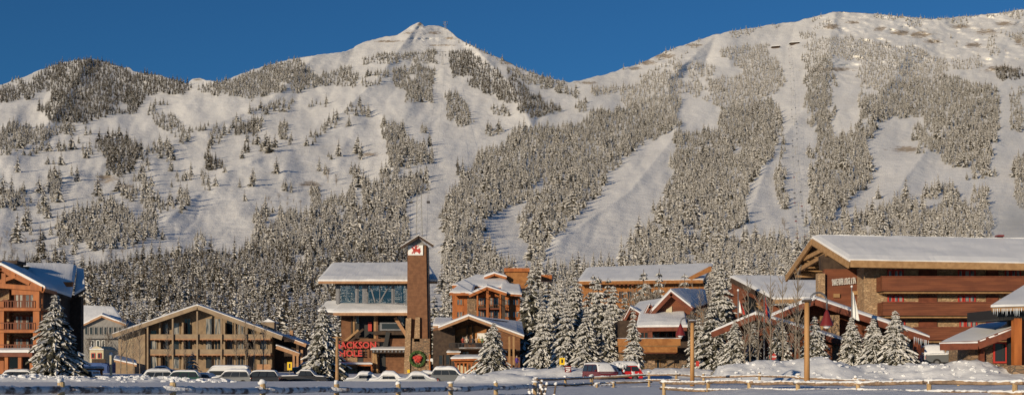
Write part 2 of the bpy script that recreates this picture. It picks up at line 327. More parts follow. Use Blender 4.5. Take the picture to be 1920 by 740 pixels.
# ---------------------------------------------------------------- conifers
def conifer_arrays(seed, H=1., Rr=.17, levels=16, nbr=7, snow=.75, detail=1, droop=.35):
    """returns verts, quads, mat index (0 needles, 1 snow, 2 bark). Unit height."""
    q = random.Random(seed); V = []; Fq = []; MI = []
    def quad(a, b, c, d, m):
        n = len(V); V.extend([a, b, c, d]); Fq.append((n, n + 1, n + 2, n + 3)); MI.append(m)
    n = 5
    for k in range(n):
        t0 = 2 * PI * k / n; t1 = 2 * PI * (k + 1) / n; r0 = .018 * H; r1 = .003 * H
        quad((r0 * math.cos(t0), r0 * math.sin(t0), -.04 * H), (r0 * math.cos(t1), r0 * math.sin(t1), -.04 * H), (r1 * math.cos(t1), r1 * math.sin(t1), H * .97), (r1 * math.cos(t0), r1 * math.sin(t0), H * .97), 2)
    lob = [q.uniform(.82, 1.18) for _ in range(7)]
    for l in range(levels):
        t = (l + q.uniform(-.3, .3)) / levels; t = min(max(t, 0), .985)
        z = H * (.05 + .93 * t); r = H * Rr * ((1 - t) ** .88 * (1 if t > .08 else .85)) * q.uniform(.8, 1.12) + .008 * H
        nb_ = max(3, int(nbr * (1 - .45 * t))); a0 = q.uniform(0, 2 * PI)
        for k in range(nb_):
            a = a0 + 2 * PI * (k + q.uniform(-.3, .3)) / nb_
            rr_ = r * q.uniform(.62, 1.22) * lob[int(a / (2 * PI) * 7) % 7]
            ca, sa = math.cos(a), math.sin(a); dz = rr_ * droop * q.uniform(.6, 1.5)
            wd = max(min(rr_ * q.uniform(.30, .45), .042 * H if detail > 1 else 9), .012 * H)
            prev = None; S = 2 if detail < 2 else 4; bs = snow * q.uniform(.55, 1.35); gone = q.random() < .05 and t < .8
            if gone: continue
            for s in range(S + 1):
                u = s / S; x = rr_ * (.08 + .92 * u); zz = z + .06 * rr_ * math.sin(u * 2.2) * 1 - dz * u ** 1.6
                ww = wd * (.35 + 1.3 * u * (1 - u) * 1.6) * (1 if s < S else .25) * q.uniform(.75, 1.25); dr = wd * q.uniform(.25, .6)
                c = (x * ca, x * sa, zz); l_ = (x * ca - ww * sa, x * sa + ww * ca, zz - dr); r_ = (x * ca + ww * sa, x * sa - ww * ca, zz - dr)
                if prev:
                    quad(prev[1], prev[0], c, l_, 0); quad(prev[0], prev[2], r_, c, 0)
                    if q.random() < bs:
                        h = .010 * H * q.uniform(.6, 1.6) * (1 if detail > 1 else 1.6); f = q.uniform(.5, .95)
                        def up(p, c0, k_, f=f): return (c0[0] + (p[0] - c0[0]) * f, c0[1] + (p[1] - c0[1]) * f, c0[2] + (p[2] - c0[2]) * f + k_)
                        e = 1.04
                        pc = (prev[0][0], prev[0][1], prev[0][2] + h); cc = (c[0] * e, c[1] * e, c[2] + h * (.9 if s < S else .3))
                        quad(up(prev[1], prev[0], h * .3), pc, cc, up(l_, c, h * .3), 1); quad(pc, up(prev[2], prev[0], h * .3), up(r_, c, h * .3), cc, 1)
                prev = (c, l_, r_)
                if detail > 1 and 0 < s < S:      # side twigs
                    for sg in (-1, 1):
                        ta = a + sg * q.uniform(.5, 1.0); L_ = max(wd, .018 * H) * q.uniform(1.0, 2.0); tw = L_ * .26
                        ex, ey, ez = c[0] + L_ * math.cos(ta), c[1] + L_ * math.sin(ta), zz - L_ * q.uniform(.25, .7)
                        px_, py_ = -math.sin(ta) * tw, math.cos(ta) * tw; mxp = ((c[0] + ex) / 2, (c[1] + ey) / 2, (zz + ez) / 2)
                        quad(c, (mxp[0] + px_, mxp[1] + py_, mxp[2] - tw * .5), (ex, ey, ez), (mxp[0] - px_, mxp[1] - py_, mxp[2] - tw * .5), 0)
                        if q.random() < bs:
                            h = .011 * H * q.uniform(.5, 1.5); f = q.uniform(.5, .9); top = (mxp[0], mxp[1], mxp[2] + h)
                            A = (c[0], c[1], c[2] + h * .6); B = (ex, ey, ez + h * .2)
                            Lp = (mxp[0] + px_ * f, mxp[1] + py_ * f, mxp[2] - tw * .3 * f); Rp = (mxp[0] - px_ * f, mxp[1] - py_ * f, mxp[2] - tw * .3 * f)
                            quad(A, Lp, B, top, 1); quad(A, top, B, Rp, 1)
    return np.array(V), np.array(Fq), np.array(MI)
def conifer_mesh(name, seed, mats, **k):
    V, Q, MI = conifer_arrays(seed, **k)
    return np_mesh(name, V, Q, mats, MI)

# forest patches, traced in crops of the photograph: (ox, oy, scale), density, kind, polygon
C1 = (0, 80, 1.7625); C2 = (400, 20, 1.5417); C3 = (800, 20, 1.5417); C4 = (1200, 0, 1.5425); C5 = (1520, 0, 1.6075); C0 = (0, 0, 1)
PATCH = [
 (C1, 1.0, 'd', [(170,75),(250,60),(290,52),(350,57),(420,97),(520,103),(600,128),(640,152),(580,175),(520,165),(470,200),(440,230),(360,245),(330,260),(250,270),(200,270),(160,250),(120,220),(170,200),(165,150),(100,180),(0,205),(0,168),(60,150),(120,112)]),
 (C1, .35, 'm', [(0,142),(60,122),(170,74),(250,58),(240,80),(120,120),(60,160),(0,180)]),
 (C1, .75, 'm', [(0,310),(50,270),(100,285),(180,280),(250,275),(240,300),(160,320),(80,345),(20,375),(0,370)]),
 (C1, 1, 'd', [(310,350),(345,320),(390,300),(430,330),(470,350),(465,380),(440,430),(390,445),(350,415),(340,385)]),
 (C1, .5, 'm', [(490,215),(550,195),(600,280),(690,280),(600,340),(560,290),(490,260)]),
 (C1, .22, 'm', [(460,380),(520,330),(600,350),(560,400),(500,430)]),
 (C1, .9, 'm', [(145,470),(180,430),(210,460),(200,525),(165,530)]),
 (C1, .6, 'm', [(0,500),(80,490),(90,545),(0,555)]),
 (C1, .5, 'm', [(380,480),(470,440),(500,470),(480,520),(540,510),(580,440),(680,440),(720,480),(690,510),(620,550),(560,560),(500,560),(450,530),(400,540)]),
 (C1, .8, 'm', [(190,600),(300,560),(370,520),(410,570),(520,570),(525,640),(440,680),(300,700),(280,670),(200,670)]),
 (C1, .5, 'm', [(632,610),(690,600),(680,680),(640,680)]), (C1, .8, 'd', [(675,385),(740,400),(745,425),(680,415)]), (C1, .4, 'm', [(690,300),(745,290),(745,330),(700,355)]),
 (C1, .8, 'd', [(770,275),(846,265),(846,305),(780,310)]), (C1, .85, 'm', [(360,738),(500,712),(640,695),(800,705),(846,670),(846,740),(600,760)]),
 (C1, .7, 'm', [(640,153),(720,150),(846,92),(846,200),(780,180),(700,170)]), (C1, .07, 'm', [(40,360),(360,280),(700,420),(500,700),(20,700)]), (C1, .12, 'm', [(60,440),(380,460),(380,640),(60,600)]),
 (C1, .3, 'm', [(60,360),(150,345),(140,370),(70,375)]), (C1, .25, 'm', [(700,260),(846,200),(846,240),(720,280)]),
 (C2, 1, 'm', [(0,208),(80,188),(150,163),(200,143),(240,143),(280,172),(280,200),(220,235),(150,250),(60,245),(0,245)]),
 (C2, .7, 'm', [(280,190),(400,165),(420,200),(400,225),(330,210),(290,225),(230,240)]), (C2, .6, 'm', [(425,140),(500,130),(640,117),(650,150),(560,150),(500,152),(430,157)]),
 (C2, .6, 'm', [(440,185),(510,180),(470,222),(430,222)]), (C2, .85, 'm', [(520,180),(600,160),(640,180),(640,262),(560,267),(550,232),(515,222)]), (C2, 1, 'd', [(680,120),(740,117),(740,205),(690,190)]),
 (C2, .55, 'm', [(675,230),(740,300),(740,340),(680,310),(670,250)]), (C2, .35, 'm', [(0,340),(100,280),(230,255),(230,280),(150,300),(150,330),(100,360),(60,355),(30,360),(0,380)]),
 (C2, .95, 'm', [(60,335),(140,320),(130,355),(62,362)]), (C2, 1, 'm', [(490,320),(540,330),(570,380),(635,400),(625,450),(560,450),(520,480),(510,440),(495,400),(485,360)]),
 (C2, .3, 'm', [(262,385),(400,272),(412,288),(275,395)]), (C2, .7, 'm', [(190,335),(205,333),(222,370),(200,375)]), (C2, .5, 'm', [(210,420),(250,418),(240,460),(210,470)]), (C2, .9, 'd', [(90,395),(110,397),(110,412),(90,414)]),
 (C2, .9, 'd', [(0,425),(30,440),(30,465),(0,462)]), (C2, .9, 'm', [(280,520),(310,525),(308,560),(280,560)]), (C2, .5, 'b', [(320,480),(350,480),(360,510),(330,520)]), (C2, .9, 'm', [(425,288),(450,290),(450,308),(428,306)]),
 (C2, .9, 'm', [(105,605),(160,575),(250,595),(300,565),(400,535),(420,495),(470,505),(500,465),(540,490),(600,475),(600,520),(560,560),(556,640),(560,740),(0,740),(0,715),(90,700),(120,655)]),
 (C2, .95, 'm', [(740,490),(665,570),(658,740),(740,740)]), (C2, .06, 'm', [(40,280),(480,260),(480,460),(100,560),(20,480)]), (C2, .5, 'm', [(600,340),(620,345),(615,362),(600,360)]),
 (C2, .4, 'b', [(330,490),(480,470),(500,490),(380,540)]), (C2, .5, 'b', [(150,560),(240,530),(260,560),(160,590)]), (C2, .9, 'm', [(596,470),(622,470),(618,520),(600,530)]),
 (C3, .85, 'm', [(0,115),(30,120),(30,150),(0,150)]), (C3, 1, 'd', [(65,120),(100,120),(230,175),(300,240),(350,265),(395,300),(300,310),(260,300),(270,270),(200,250),(110,210),(65,170)]),
 (C3, .7, 'm', [(230,170),(300,190),(440,240),(440,255),(330,220),(260,200)]), (C3, .4, 'm', [(80,92),(230,142),(420,205),(440,230),(330,200),(200,140)]), (C3, .85, 'm', [(0,170),(30,200),(25,270),(0,260)]),
 (C3, .75, 'm', [(55,240),(110,260),(140,330),(100,340),(60,310)]), (C3, .45, 'm', [(180,280),(240,280),(240,305),(180,310)]), (C3, .6, 'm', [(170,345),(220,340),(210,360),(175,362)]), (C3, .7, 'm', [(430,270),(465,265),(465,290),(430,295)]),
 (C3, .35, 'w', [(450,190),(600,140),(740,95),(740,110),(600,160),(460,205)]), (C3, .12, 'm', [(100,260),(260,310),(230,400),(120,420)]),
 (C3, .65, 'w', [(470,230),(560,220),(560,240),(470,250)]), (C3, .6, 'w', [(560,230),(700,180),(740,130),(740,330),(640,310),(560,260)]),
 (C3, .85, 'm', [(150,420),(180,400),(240,400),(240,360),(300,340),(440,330),(480,300),(560,290),(640,260),(740,250),(740,330),(660,370),(570,430),(550,470),(510,530),(440,600),(380,650),(335,695),(295,690),(265,600),(282,555),(240,570),(180,600),(190,680),(225,740),(40,740),(60,560),(110,490)]),
 (C3, .9, 'm', [(715,365),(740,350),(740,660),(650,600),(690,500)]), (C3, .8, 'm', [(290,740),(300,700),(345,700),(365,740)]), (C3, .8, 'm', [(400,740),(410,690),(440,660),(560,690),(640,600),(660,650),(740,650),(740,740)]),
 (C3, .9, 'd', [(85,450),(105,452),(104,480),(88,480)]), (C3, .9, 'm', [(0,380),(16,400),(16,450),(0,460)]),
 (C4, .9, 'm', [(0,290),(110,280),(120,370),(60,400),(0,430)]), (C4, .5, 'w', [(0,220),(150,150),(230,180),(250,200),(250,270),(200,305),(160,300),(160,270),(110,275),(0,285)]),
 (C4, .75, 'w', [(255,130),(360,130),(380,160),(420,200),(420,262),(330,300),(250,310),(165,300),(200,240),(310,212),(230,165)]), (C4, .95, 'm', [(120,380),(240,320),(370,290),(410,350),(400,390),(370,480),(320,560),(320,640),(240,680),(130,660),(40,620),(60,560),(90,500),(100,430)]),
 (C4, .8, 'm', [(405,480),(440,490),(440,600),(400,610),(385,590)]), (C4, 1, 'm', [(430,640),(448,640),(445,680),(430,680)]), (C4, .75, 'm', [(452,180),(570,170),(570,260),(560,330),(590,390),(617,370),(617,560),(580,600),(520,660),(485,580),(505,500),(475,440),(482,380),(462,260)]),
 (C4, .4, 'w', [(450,110),(540,60),(617,110),(617,180),(560,200),(450,170)]), (C4, .8, 'm', [(0,640),(40,660),(140,690),(290,700),(400,690),(440,740),(0,740)]), (C4, .3, 'w', [(60,160),(240,80),(350,60),(340,90),(250,120)]),
 (C4, .5, 'm', [(400,380),(418,370),(420,460),(400,470)]), (C4, .15, 'b', [(0,600),(320,660),(300,700),(0,660)]),
 (C5, .6, 'w', [(0,120),(100,110),(260,140),(420,180),(410,220),(400,240),(240,250),(150,330),(140,230),(90,190),(60,230),(70,380),(0,370)]), (C5, .95, 'm', [(0,370),(60,395),(120,380),(200,360),(190,440),(200,540),(150,580),(90,600),(60,670),(10,670),(0,600)]),
 (C5, .85, 'm', [(150,330),(240,250),(420,230),(560,270),(570,300),(560,450),(520,520),(560,530),(500,540),(480,510),(420,500),(360,450),(300,420),(310,350),(230,360),(150,370)]), (C5, .3, 'm', [(230,385),(280,385),(280,402),(230,402)]),
 (C5, 1, 'm', [(316,482),(336,482),(336,522),(318,522)]), (C5, .7, 'm', [(210,520),(240,515),(240,550),(212,552)]), (C5, .95, 'm', [(335,550),(385,540),(380,600),(345,600)]), (C5, 1, 'm', [(395,565),(430,560),(430,610),(398,612)]), (C5, .9, 'm', [(480,570),(540,580),(520,670),(500,650)]),
 (C5, .95, 'd', [(558,210),(640,205),(643,240),(560,245)]), (C5, .35, 'm', [(600,250),(643,260),(643,400),(600,410)]), (C5, .95, 'm', [(612,490),(643,480),(643,640),(620,630)]), (C5, .8, 'm', [(100,650),(200,625),(300,605),(350,645),(440,600),(500,650),(520,690),(520,720),(100,720)]),
 (C5, .6, 'w', [(190,42),(400,44),(643,24),(643,46),(400,62),(190,60)]), (C4, .5, 'w', [(330,72),(480,52),(560,38),(560,48),(480,66),(340,84)]), (C5, .25, 'w', [(280,52),(643,34),(643,90),(450,100),(280,80)]), (C5, .10, 'm', [(190,380),(310,340),(340,450),(520,540),(440,600),(200,600)]), (C5, .4, 'w', [(420,185),(540,170),(540,200),(430,210)]),
 (C5, .12, 'w', [(420,100),(643,90),(643,200),(520,260),(430,230)]),
 # the slope behind the village
 (C0, .95, 'm', [(140,505),(300,490),(400,480),(480,470),(560,440),(765,480),(765,640),(560,660),(140,660)]), (C0, .5, 'm', [(0,500),(150,470),(150,600),(0,600)]),
 (C0, .8, 'm', [(828,490),(930,490),(1060,505),(1080,640),(828,640)]), (C0, .8, 'm', [(1060,500),(1170,470),(1300,460),(1500,470),(1490,600),(1060,600)]), (C0, .7, 'm', [(1500,420),(1700,420),(1860,410),(1860,470),(1500,470)]),
 (C0, .35, 'b', [(0,440),(200,450),(330,470),(330,500),(0,520)]), (C0, .45, 'b', [(100,500),(330,500),(560,560),(580,640),(140,640)]), (C0, .25, 'b', [(1080,440),(1500,420),(1500,470),(1080,500)]), (C0, .3, 'b', [(1560,430),(1860,420),(1860,460),(1560,460)]),
 (C0, .25, 'b', [(560,390),(760,330),(760,380),(600,430)]), (C0, .2, 'b', [(1020,380),(1100,350),(1120,400),(1040,440)]),
]
def inside(poly, x, y):
    r = np.zeros(len(x), bool); n = len(poly)
    for i in range(n):
        x0, y0 = poly[i]; x1, y1 = poly[(i + 1) % n]
        c = ((y0 > y) != (y1 > y)); r ^= c & (x < (x1 - x0) * (y - y0) / ((y1 - y0) or 1e-9) + x0)
    return r
CLEAR = [[(1225, 258), (1268, 258), (1258, 350), (1222, 412), (1190, 452), (1168, 500), (1008, 500), (1030, 470), (1085, 405), (1130, 345)], [(902, 425), (985, 374), (990, 402), (968, 420), (974, 450), (1004, 505), (960, 512), (930, 480), (912, 455)],
         [(798, 300), (836, 300), (828, 505), (799, 505)], [(1562, 108), (1615, 115), (1606, 250), (1560, 262)], [(1268, 176), (1352, 198), (1345, 246), (1278, 256)], [(1404, 350), (1440, 300), (1462, 380), (1452, 430), (1392, 440)],
         [(1625, 262), (1700, 222), (1722, 290), (1800, 335), (1720, 372), (1632, 360)], [(1462, 80), (1508, 80), (1516, 460), (1478, 460)], [(330, 420), (470, 380), (640, 330), (690, 300), (700, 250), (560, 250), (400, 330), (420, 350)]]
TREES = []      # px, py, height m, kind
grid = {}
def tree_h(py): return float(np.interp(py, [60, 200, 350, 500, 600], [11, 16, 19.5, 16, 15]))
for (ox, oy, sc), dens, kind, poly in PATCH:
    P = [(ox + a / sc, oy + b / sc) for a, b in poly]
    x0, x1 = min(p[0] for p in P), max(p[0] for p in P); y0, y1 = min(p[1] for p in P), max(p[1] for p in P)
    n = int((x1 - x0) * (y1 - y0) / 4.0 * min(1, dens + .2)) + 12
    xs = rng.uniform(x0, x1, n); ys = rng.uniform(y0, y1, n)
    jx = xs + 10 * fbm(xs / 14, ys / 14, 2, 40); jy = ys + 8 * fbm(xs / 14, ys / 14, 2, 41)
    k = inside(P, jx, jy)
    if dens < .2: k &= vn(xs / 22, ys / 14, 77) > .76          # scattered trees stand in small clumps
    elif dens < .6: k &= vn(xs / 26, ys / 18, 78) > .44
    else: k &= (vn(xs / 34, ys / 26, 79) + .35 * vn(xs / 11, ys / 8, 80)) > .30
    for ci, cl in enumerate(CLEAR):
        if ci == 8 and dens < .45: continue
        k &= ~inside(cl, xs + 16 * fbm(xs / 12, ys / 12, 3, 44), ys + 10 * fbm(xs / 12, ys / 12, 3, 45))
    xs, ys = xs[k], ys[k]
    ry = np.interp(xs, _rx, _ry); k = ys > ry + 1.5; xs, ys = xs[k], ys[k]
    if not len(xs): continue
    pts = depth_at(xs, ys)
    for x, y, Yd in zip(xs, ys, pts):
        h = tree_h(y) * (.72 + .6 * float(vn(x / 22, y / 15, 95))) * (R.uniform(.55, 1.3) if R.random() < .8 else R.uniform(1.2, 1.6)) * (1.25 if dens < .2 else 1); hp = h * F / Yd
        sp = max(hp * (.30 if kind != 'b' else .5), 2.0) / math.sqrt(max(dens, .4)); sy = sp * .62
        gx, gy = int(x // 8), int(y // 8); ok = True
        rx_ = int(sp // 8) + 1
        for ix in range(gx - rx_, gx + rx_ + 1):
            for iy in range(gy - rx_, gy + rx_ + 1):
                for (a_, b_) in grid.get((ix, iy), ()):
                    if ((a_ - x) / sp) ** 2 + ((b_ - y) / sy) ** 2 < 1: ok = False; break
                if not ok: break
            if not ok: break
        if ok:
            grid.setdefault((gx, gy), []).append((x, y)); TREES.append((x, y, h, kind, hp))
print('forest trees', len(TREES))
# variants: unit-height meshes
VAR = {}
for k in range(5): VAR['m%d' % k] = conifer_mesh('forest_tree', 100 + k, ['needles_mid', 'far_snow', 'bark'], Rr=(.21, .17, .24, .19, .27)[k], levels=(13, 15, 12, 14, 10)[k], nbr=7, snow=(.70, .78, .62, .85, .7)[k])
for k in range(3): VAR['d%d' % k] = conifer_mesh('forest_tree', 200 + k, ['needles_far', 'far_snow', 'bark'], Rr=(.2, .24, .17)[k], levels=13, nbr=7, snow=(.20, .30, .25)[k])
for k in range(3): VAR['w%d' % k] = conifer_mesh('forest_tree', 300 + k, ['needles_rime', 'far_snow', 'bark'], Rr=(.19, .16, .22)[k], levels=12, nbr=7, snow=(.80, .9, .75)[k])
def bare_mesh(name, seed, mats, H=1., twigs=46, thick=.010, spread=.16, narrow=False):
    q = random.Random(seed); mb = MB(); mb.cur = 0
    lean = (q.uniform(-.04, .04), q.uniform(-.04, .04))
    pts = [(lean[0] * t * H, lean[1] * t * H, H * t) for t in (-.03, .3, .6, .97)]
    mb.tube(pts, [thick * 1.5 * H, thick * 1.2 * H, thick * .8 * H, thick * .2 * H], 5)
    for k in range(twigs):
        t = q.uniform(.22, .95); a = q.uniform(0, 2 * PI); L_ = H * spread * (1.15 - t) * q.uniform(.6, 1.5) + .02 * H
        b0 = Vector((lean[0] * t * H, lean[1] * t * H, H * t)); rise = q.uniform(.8, 1.9)
        p1 = b0 + Vector((math.cos(a), math.sin(a), rise)) * L_ * .5; p2 = p1 + Vector((math.cos(a + q.uniform(-.5, .5)), math.sin(a), rise * 1.3)) * L_ * .6
        mb.cur = 1 if q.random() < .45 else 0
        mb.tube([b0, p1, p2], [thick * .55 * H, thick * .4 * H, thick * .12 * H], 3, cap=False)
        for j in range(3):
            c = b0.lerp(p2, q.uniform(.35, .9)); d = Vector((q.uniform(-1, 1), q.uniform(-1, 1), q.uniform(.4, 1.6))).normalized() * L_ * q.uniform(.25, .5)
            mb.cur = 1 if q.random() < .5 else 0
            mb.tube([c, c + d], [thick * .28 * H, thick * .1 * H], 3, cap=False)
    me = bpy.data.meshes.new(name); me.from_pydata(mb.v, [], mb.f)
    for m in mats: me.materials.append(M[m])
    me.polygons.foreach_set('material_index', mb.m); me.update(); return me
for k in range(2): VAR['b%d' % k] = bare_mesh('bare_tree', 400 + k, ['brush', 'rime'], twigs=34, thick=.014, spread=.34)
names = list(VAR)
TREES.sort(key=lambda t: -t[4])
pos = on_hill([t[0] for t in TREES], [t[1] for t in TREES])
# the largest ones are objects of their own
def zone(px, py):
    if py > 470:
        if px < 170: return 'snowy tree on the wooded slope behind the orange timber hotel', 'trees above the timber hotel'
        if px < 360: return 'snowy tree of the dark wood above the left half of the beige condominium', 'trees above the condominium, left'
        if px < 590: return 'snowy tree of the dark wood above the right half of the beige condominium', 'trees above the condominium, right'
        if px < 770: return 'snowy tree of the wood showing above the tram station roof', 'trees above the tram station'
        if px < 1085: return 'snowy tree on the wooded slope above the orange gabled lodge', 'trees above the orange lodge'
        if px < 1340: return 'snowy tree on the slope above the long snow covered roof', 'trees above the long roof'
        return 'snowy tree on the slope above the red wood lodge gables', 'trees above the red lodges'
    if px < 560: return 'snow dusted tree standing on the open lower slope at left', 'trees on the lower left slope'
    if px < 1000: return 'snow dusted tree on the lower slope beside the tram line', 'trees beside the tram line'
    if px < 1400: return 'snow dusted tree beside the smooth winding ski run', 'trees beside the ski run'
    return 'snow dusted tree on the lower right slope below the chairlift', 'trees on the lower right slope'
NIND = 262; nvis = 0; ind = set()
def hidden(px, py, hp):
    # roughly: does a building of the village hide it?
    for (a, b, c, d) in ((0, 500, 158, 720), (230, 590, 560, 720), (600, 500, 815, 720), (840, 535, 990, 720), (1090, 505, 1320, 720), (1370, 520, 1920, 720), (1500, 455, 1920, 720), (480, 615, 620, 720), (815, 600, 1080, 720)):
        if a < px < c and py - hp > b: return True
    return False
for i, t in enumerate(TREES):
    if len(ind) >= NIND: break
    px, py, h, kind, hp = t
    if kind == 'b' or px < -5 or px > 1925 or hidden(px, py, hp * .9): continue
    ind.add(i); kind = 'd' if kind == 'm' and py > 470 and px < 800 and R.random() < .85 else kind; key = {'m': 'm%d' % R.randrange(5), 'd': 'd%d' % R.randrange(3), 'w': 'w%d' % R.randrange(3)}[kind]
    o = bpy.data.objects.new('conifer_tree', VAR[key]); COL.objects.link(o); o.location = pos[i]; o.rotation_euler = (0, 0, R.uniform(0, 6.28))
    s = h * R.uniform(.9, 1.1); o.scale = (h * R.uniform(.95, 1.25),) * 2 + (h,)
    lab, grp = zone(px, py); tag(o, lab, 'tree', grp, 'thing')
# the rest: one mass, instanced on points
rest = [i for i in range(len(TREES)) if i not in ind]
me = bpy.data.meshes.new('forest'); me.vertices.add(len(rest)); me.vertices.foreach_set('co', pos[rest].astype(np.float32).ravel())
vi = []; sc = []; ro = []
for i in rest:
    k = TREES[i][3]; h = TREES[i][2]
    k = 'd' if k == 'm' and TREES[i][1] > 470 and TREES[i][0] < 800 and R.random() < .85 else k; key = k + str(R.randrange({'m': 5, 'b': 2}.get(k, 3))); vi.append(sorted(names).index(key))
    hh = h * (.62 if k == 'b' else 1); w_ = hh * R.uniform(.95, 1.3); sc += [w_, w_, hh]; ro += [R.uniform(-.03, .03), R.uniform(-.03, .03), R.uniform(0, 6.28)]
a = me.attributes.new('vid', 'INT', 'POINT'); a.data.foreach_set('value', vi)
a = me.attributes.new('scl', 'FLOAT_VECTOR', 'POINT'); a.data.foreach_set('vector', sc)
a = me.attributes.new('rot', 'FLOAT_VECTOR', 'POINT'); a.data.foreach_set('vector', ro)
vc = bpy.data.collections.new('forest_variants')
for j, nme in enumerate(sorted(names)):
    o = bpy.data.objects.new('variant_%02d' % j, VAR[nme]); vc.objects.link(o)
ng = bpy.data.node_groups.new('forest_scatter', 'GeometryNodeTree')
ng.interface.new_socket('Geometry', in_out='INPUT', socket_type='NodeSocketGeometry'); ng.interface.new_socket('Geometry', in_out='OUTPUT', socket_type='NodeSocketGeometry')
gi = ng.nodes.new('NodeGroupInput'); go = ng.nodes.new('NodeGroupOutput'); ip = ng.nodes.new('GeometryNodeInstanceOnPoints'); ci = ng.nodes.new('GeometryNodeCollectionInfo')
ci.inputs['Collection'].default_value = vc; ci.inputs['Separate Children'].default_value = True; ci.inputs['Reset Children'].default_value = True
def nat(nm, ty):
    n = ng.nodes.new('GeometryNodeInputNamedAttribute'); n.data_type = ty; n.inputs['Name'].default_value = nm; return [s for s in n.outputs if s.enabled][0]
mp_ = ng.nodes.new('GeometryNodeMeshToPoints'); ng.links.new(gi.outputs[0], mp_.inputs[0]); ng.links.new(mp_.outputs[0], ip.inputs['Points'])
ng.links.new(ci.outputs[0], ip.inputs['Instance']); ip.inputs['Pick Instance'].default_value = True
ng.links.new(nat('vid', 'INT'), ip.inputs['Instance Index']); ng.links.new(nat('scl', 'FLOAT_VECTOR'), ip.inputs['Scale'])
e2r = ng.nodes.new('FunctionNodeEulerToRotation'); ng.links.new(nat('rot', 'FLOAT_VECTOR'), e2r.inputs[0]); ng.links.new(e2r.outputs[0], ip.inputs['Rotation'])
ng.links.new(ip.outputs[0], go.inputs[0])
fo = bpy.data.objects.new('forest', me); COL.objects.link(fo); md = fo.modifiers.new('scatter', 'NODES'); md.node_group = ng
tag(fo, 'far snow dusted conifer forest spread over the mountain slopes', 'forest', kind='stuff')
# ---------------------------------------------------------------- valley ground
def P2(px, Y): return (px - 960) * Y / F
# banks of ploughed snow: list of (px, top row, Y, half width in m)
BANKS = [([(1340, 690), (1372, 686), (1400, 684), (1425, 676), (1450, 680), (1480, 681), (1500, 676), (1520, 674), (1545, 672), (1570, 681), (1600, 690), (1640, 686), (1680, 688), (1710, 684), (1745, 686), (1775, 684), (1800, 678), (1825, 678), (1842, 682), (1860, 690), (1890, 692), (1925, 692)], 112, 6.0),
         ([(-30, 704), (60, 703), (130, 706), (200, 708), (260, 706), (330, 709), (430, 711)], 112, 3.0),
         ([(900, 702), (940, 694), (970, 690), (1010, 692), (1060, 687), (1105, 692), (1180, 694), (1230, 690), (1290, 690), (1340, 694)], 140, 5.0),
         ([(850, 707), (880, 700), (920, 699), (960, 701), (1005, 706)], 105, 3.0)]
def gz(X_, Y_):
    X_ = np.asarray(X_, float); Y_ = np.asarray(Y_, float)
    z = .05 * fbm(X_ / 5, Y_ / 5, 3, 21) + .10 * fbm(X_ / 23, Y_ / 23, 2, 22)
    # rise of deep snow at the right foreground
    k = np.clip((X_ - 4 - .0 * Y_) / 8, 0, 1) * np.clip((64 - Y_) / 10, 0, 1) * np.clip((Y_ - 20) / 8, 0, 1)
    z = z + k * (.70 + .10 * fbm(X_ / 1.2, Y_ / 1.2, 4, 23))
    k2 = np.clip((-X_ - 8) / 10, 0, 1) * np.clip((30 - Y_) / 8, 0, 1)
    z = z + .1 * k2
    rut = fbm(X_ / 14, X_ * 0, 2, 28) * 1.6
    z = z - .09 * np.clip((Y_ - 60) / 4, 0, 1) * np.clip((104 - Y_) / 4, 0, 1) * np.maximum(0, np.sin((Y_ + rut) * 1.15)) ** 3 + .05 * fbm(X_ / .9, Y_ / .9, 3, 29) * (Y_ < 104)
    lump = 1 - np.abs(fbm(X_ / 1.5, Y_ / 1.5, 4, 24, .62)) * 2.1
    for pts, Yb, hw in BANKS:
        xs = np.array([P2(a, Yb) for a, b in pts]); zs = np.array([EYE + (HY - b + (4 if pts[0][0] == 1340 else 0)) * Yb / F for a, b in pts])
        top = np.interp(X_, xs, zs, left=0, right=zs[-1] if pts[-1][0] > 1900 else 0)
        yc = Yb + 2.0 * fbm(X_ / 9, X_ * 0, 2, 25)
        prof = np.clip(1 - np.abs(Y_ - yc) / hw, 0, 1); prof = prof * prof * (3 - 2 * prof)
        z = np.maximum(z, top * prof * (.93 + .07 * lump) + .22 * (lump - .55) * np.minimum(prof * 3, 1) * (top > .2))
    z = z - .95 * np.clip((Y_ - 117) / 4, 0, 1) * np.clip((172 - Y_) / 10, 0, 1) * np.clip((-4 - X_) / 4, 0, 1)      # the car park lies lower
    z = z + 1.35 * np.clip((Y_ - 114) / 3, 0, 1) * np.clip((128 - Y_) / 4, 0, 1) * np.clip((X_ - 36) / 3, 0, 1)
    # gentle rise towards the foot of the mountain
    z = z + np.clip((Y_ - 300) / 140., 0, 1) ** 1.5 * 2.2
    return z
def axis(vals):
    out = []
    for a, b, st in vals: out += list(np.arange(a, b, st))
    return np.array(out)
gx = axis([(-6000, -400, 400), (-400, -110, 10), (-110, 110, .42), (110, 400, 10), (400, 6001, 400)])
gy = axis([(-3000, -40, 300), (-40, 22, 2.5), (22, 70, .5), (70, 100, .8), (100, 122, .35), (122, 132, .7), (132, 148, .4), (148, 300, 2.5), (300, 441, 8)])
GX, GY = np.meshgrid(gx, gy); GZ = gz(GX, GY)
n_, m_ = GX.shape; id_ = np.arange(n_ * m_).reshape(n_, m_)
fcs = np.stack([id_[:-1, :-1].ravel(), id_[:-1, 1:].ravel(), id_[1:, 1:].ravel(), id_[1:, :-1].ravel()], 1)
gme = np_mesh('snowy_ground', np.stack([GX.ravel(), GY.ravel(), GZ.ravel()], 1), fcs, ['snow'], smooth=True)
gob = bpy.data.objects.new('snowy_ground', gme); COL.objects.link(gob)
tag(gob, 'snow covered valley floor with ploughed banks', 'ground', kind='structure')
def ground_at(x, y): return float(gz(np.array([x]), np.array([y]))[0])

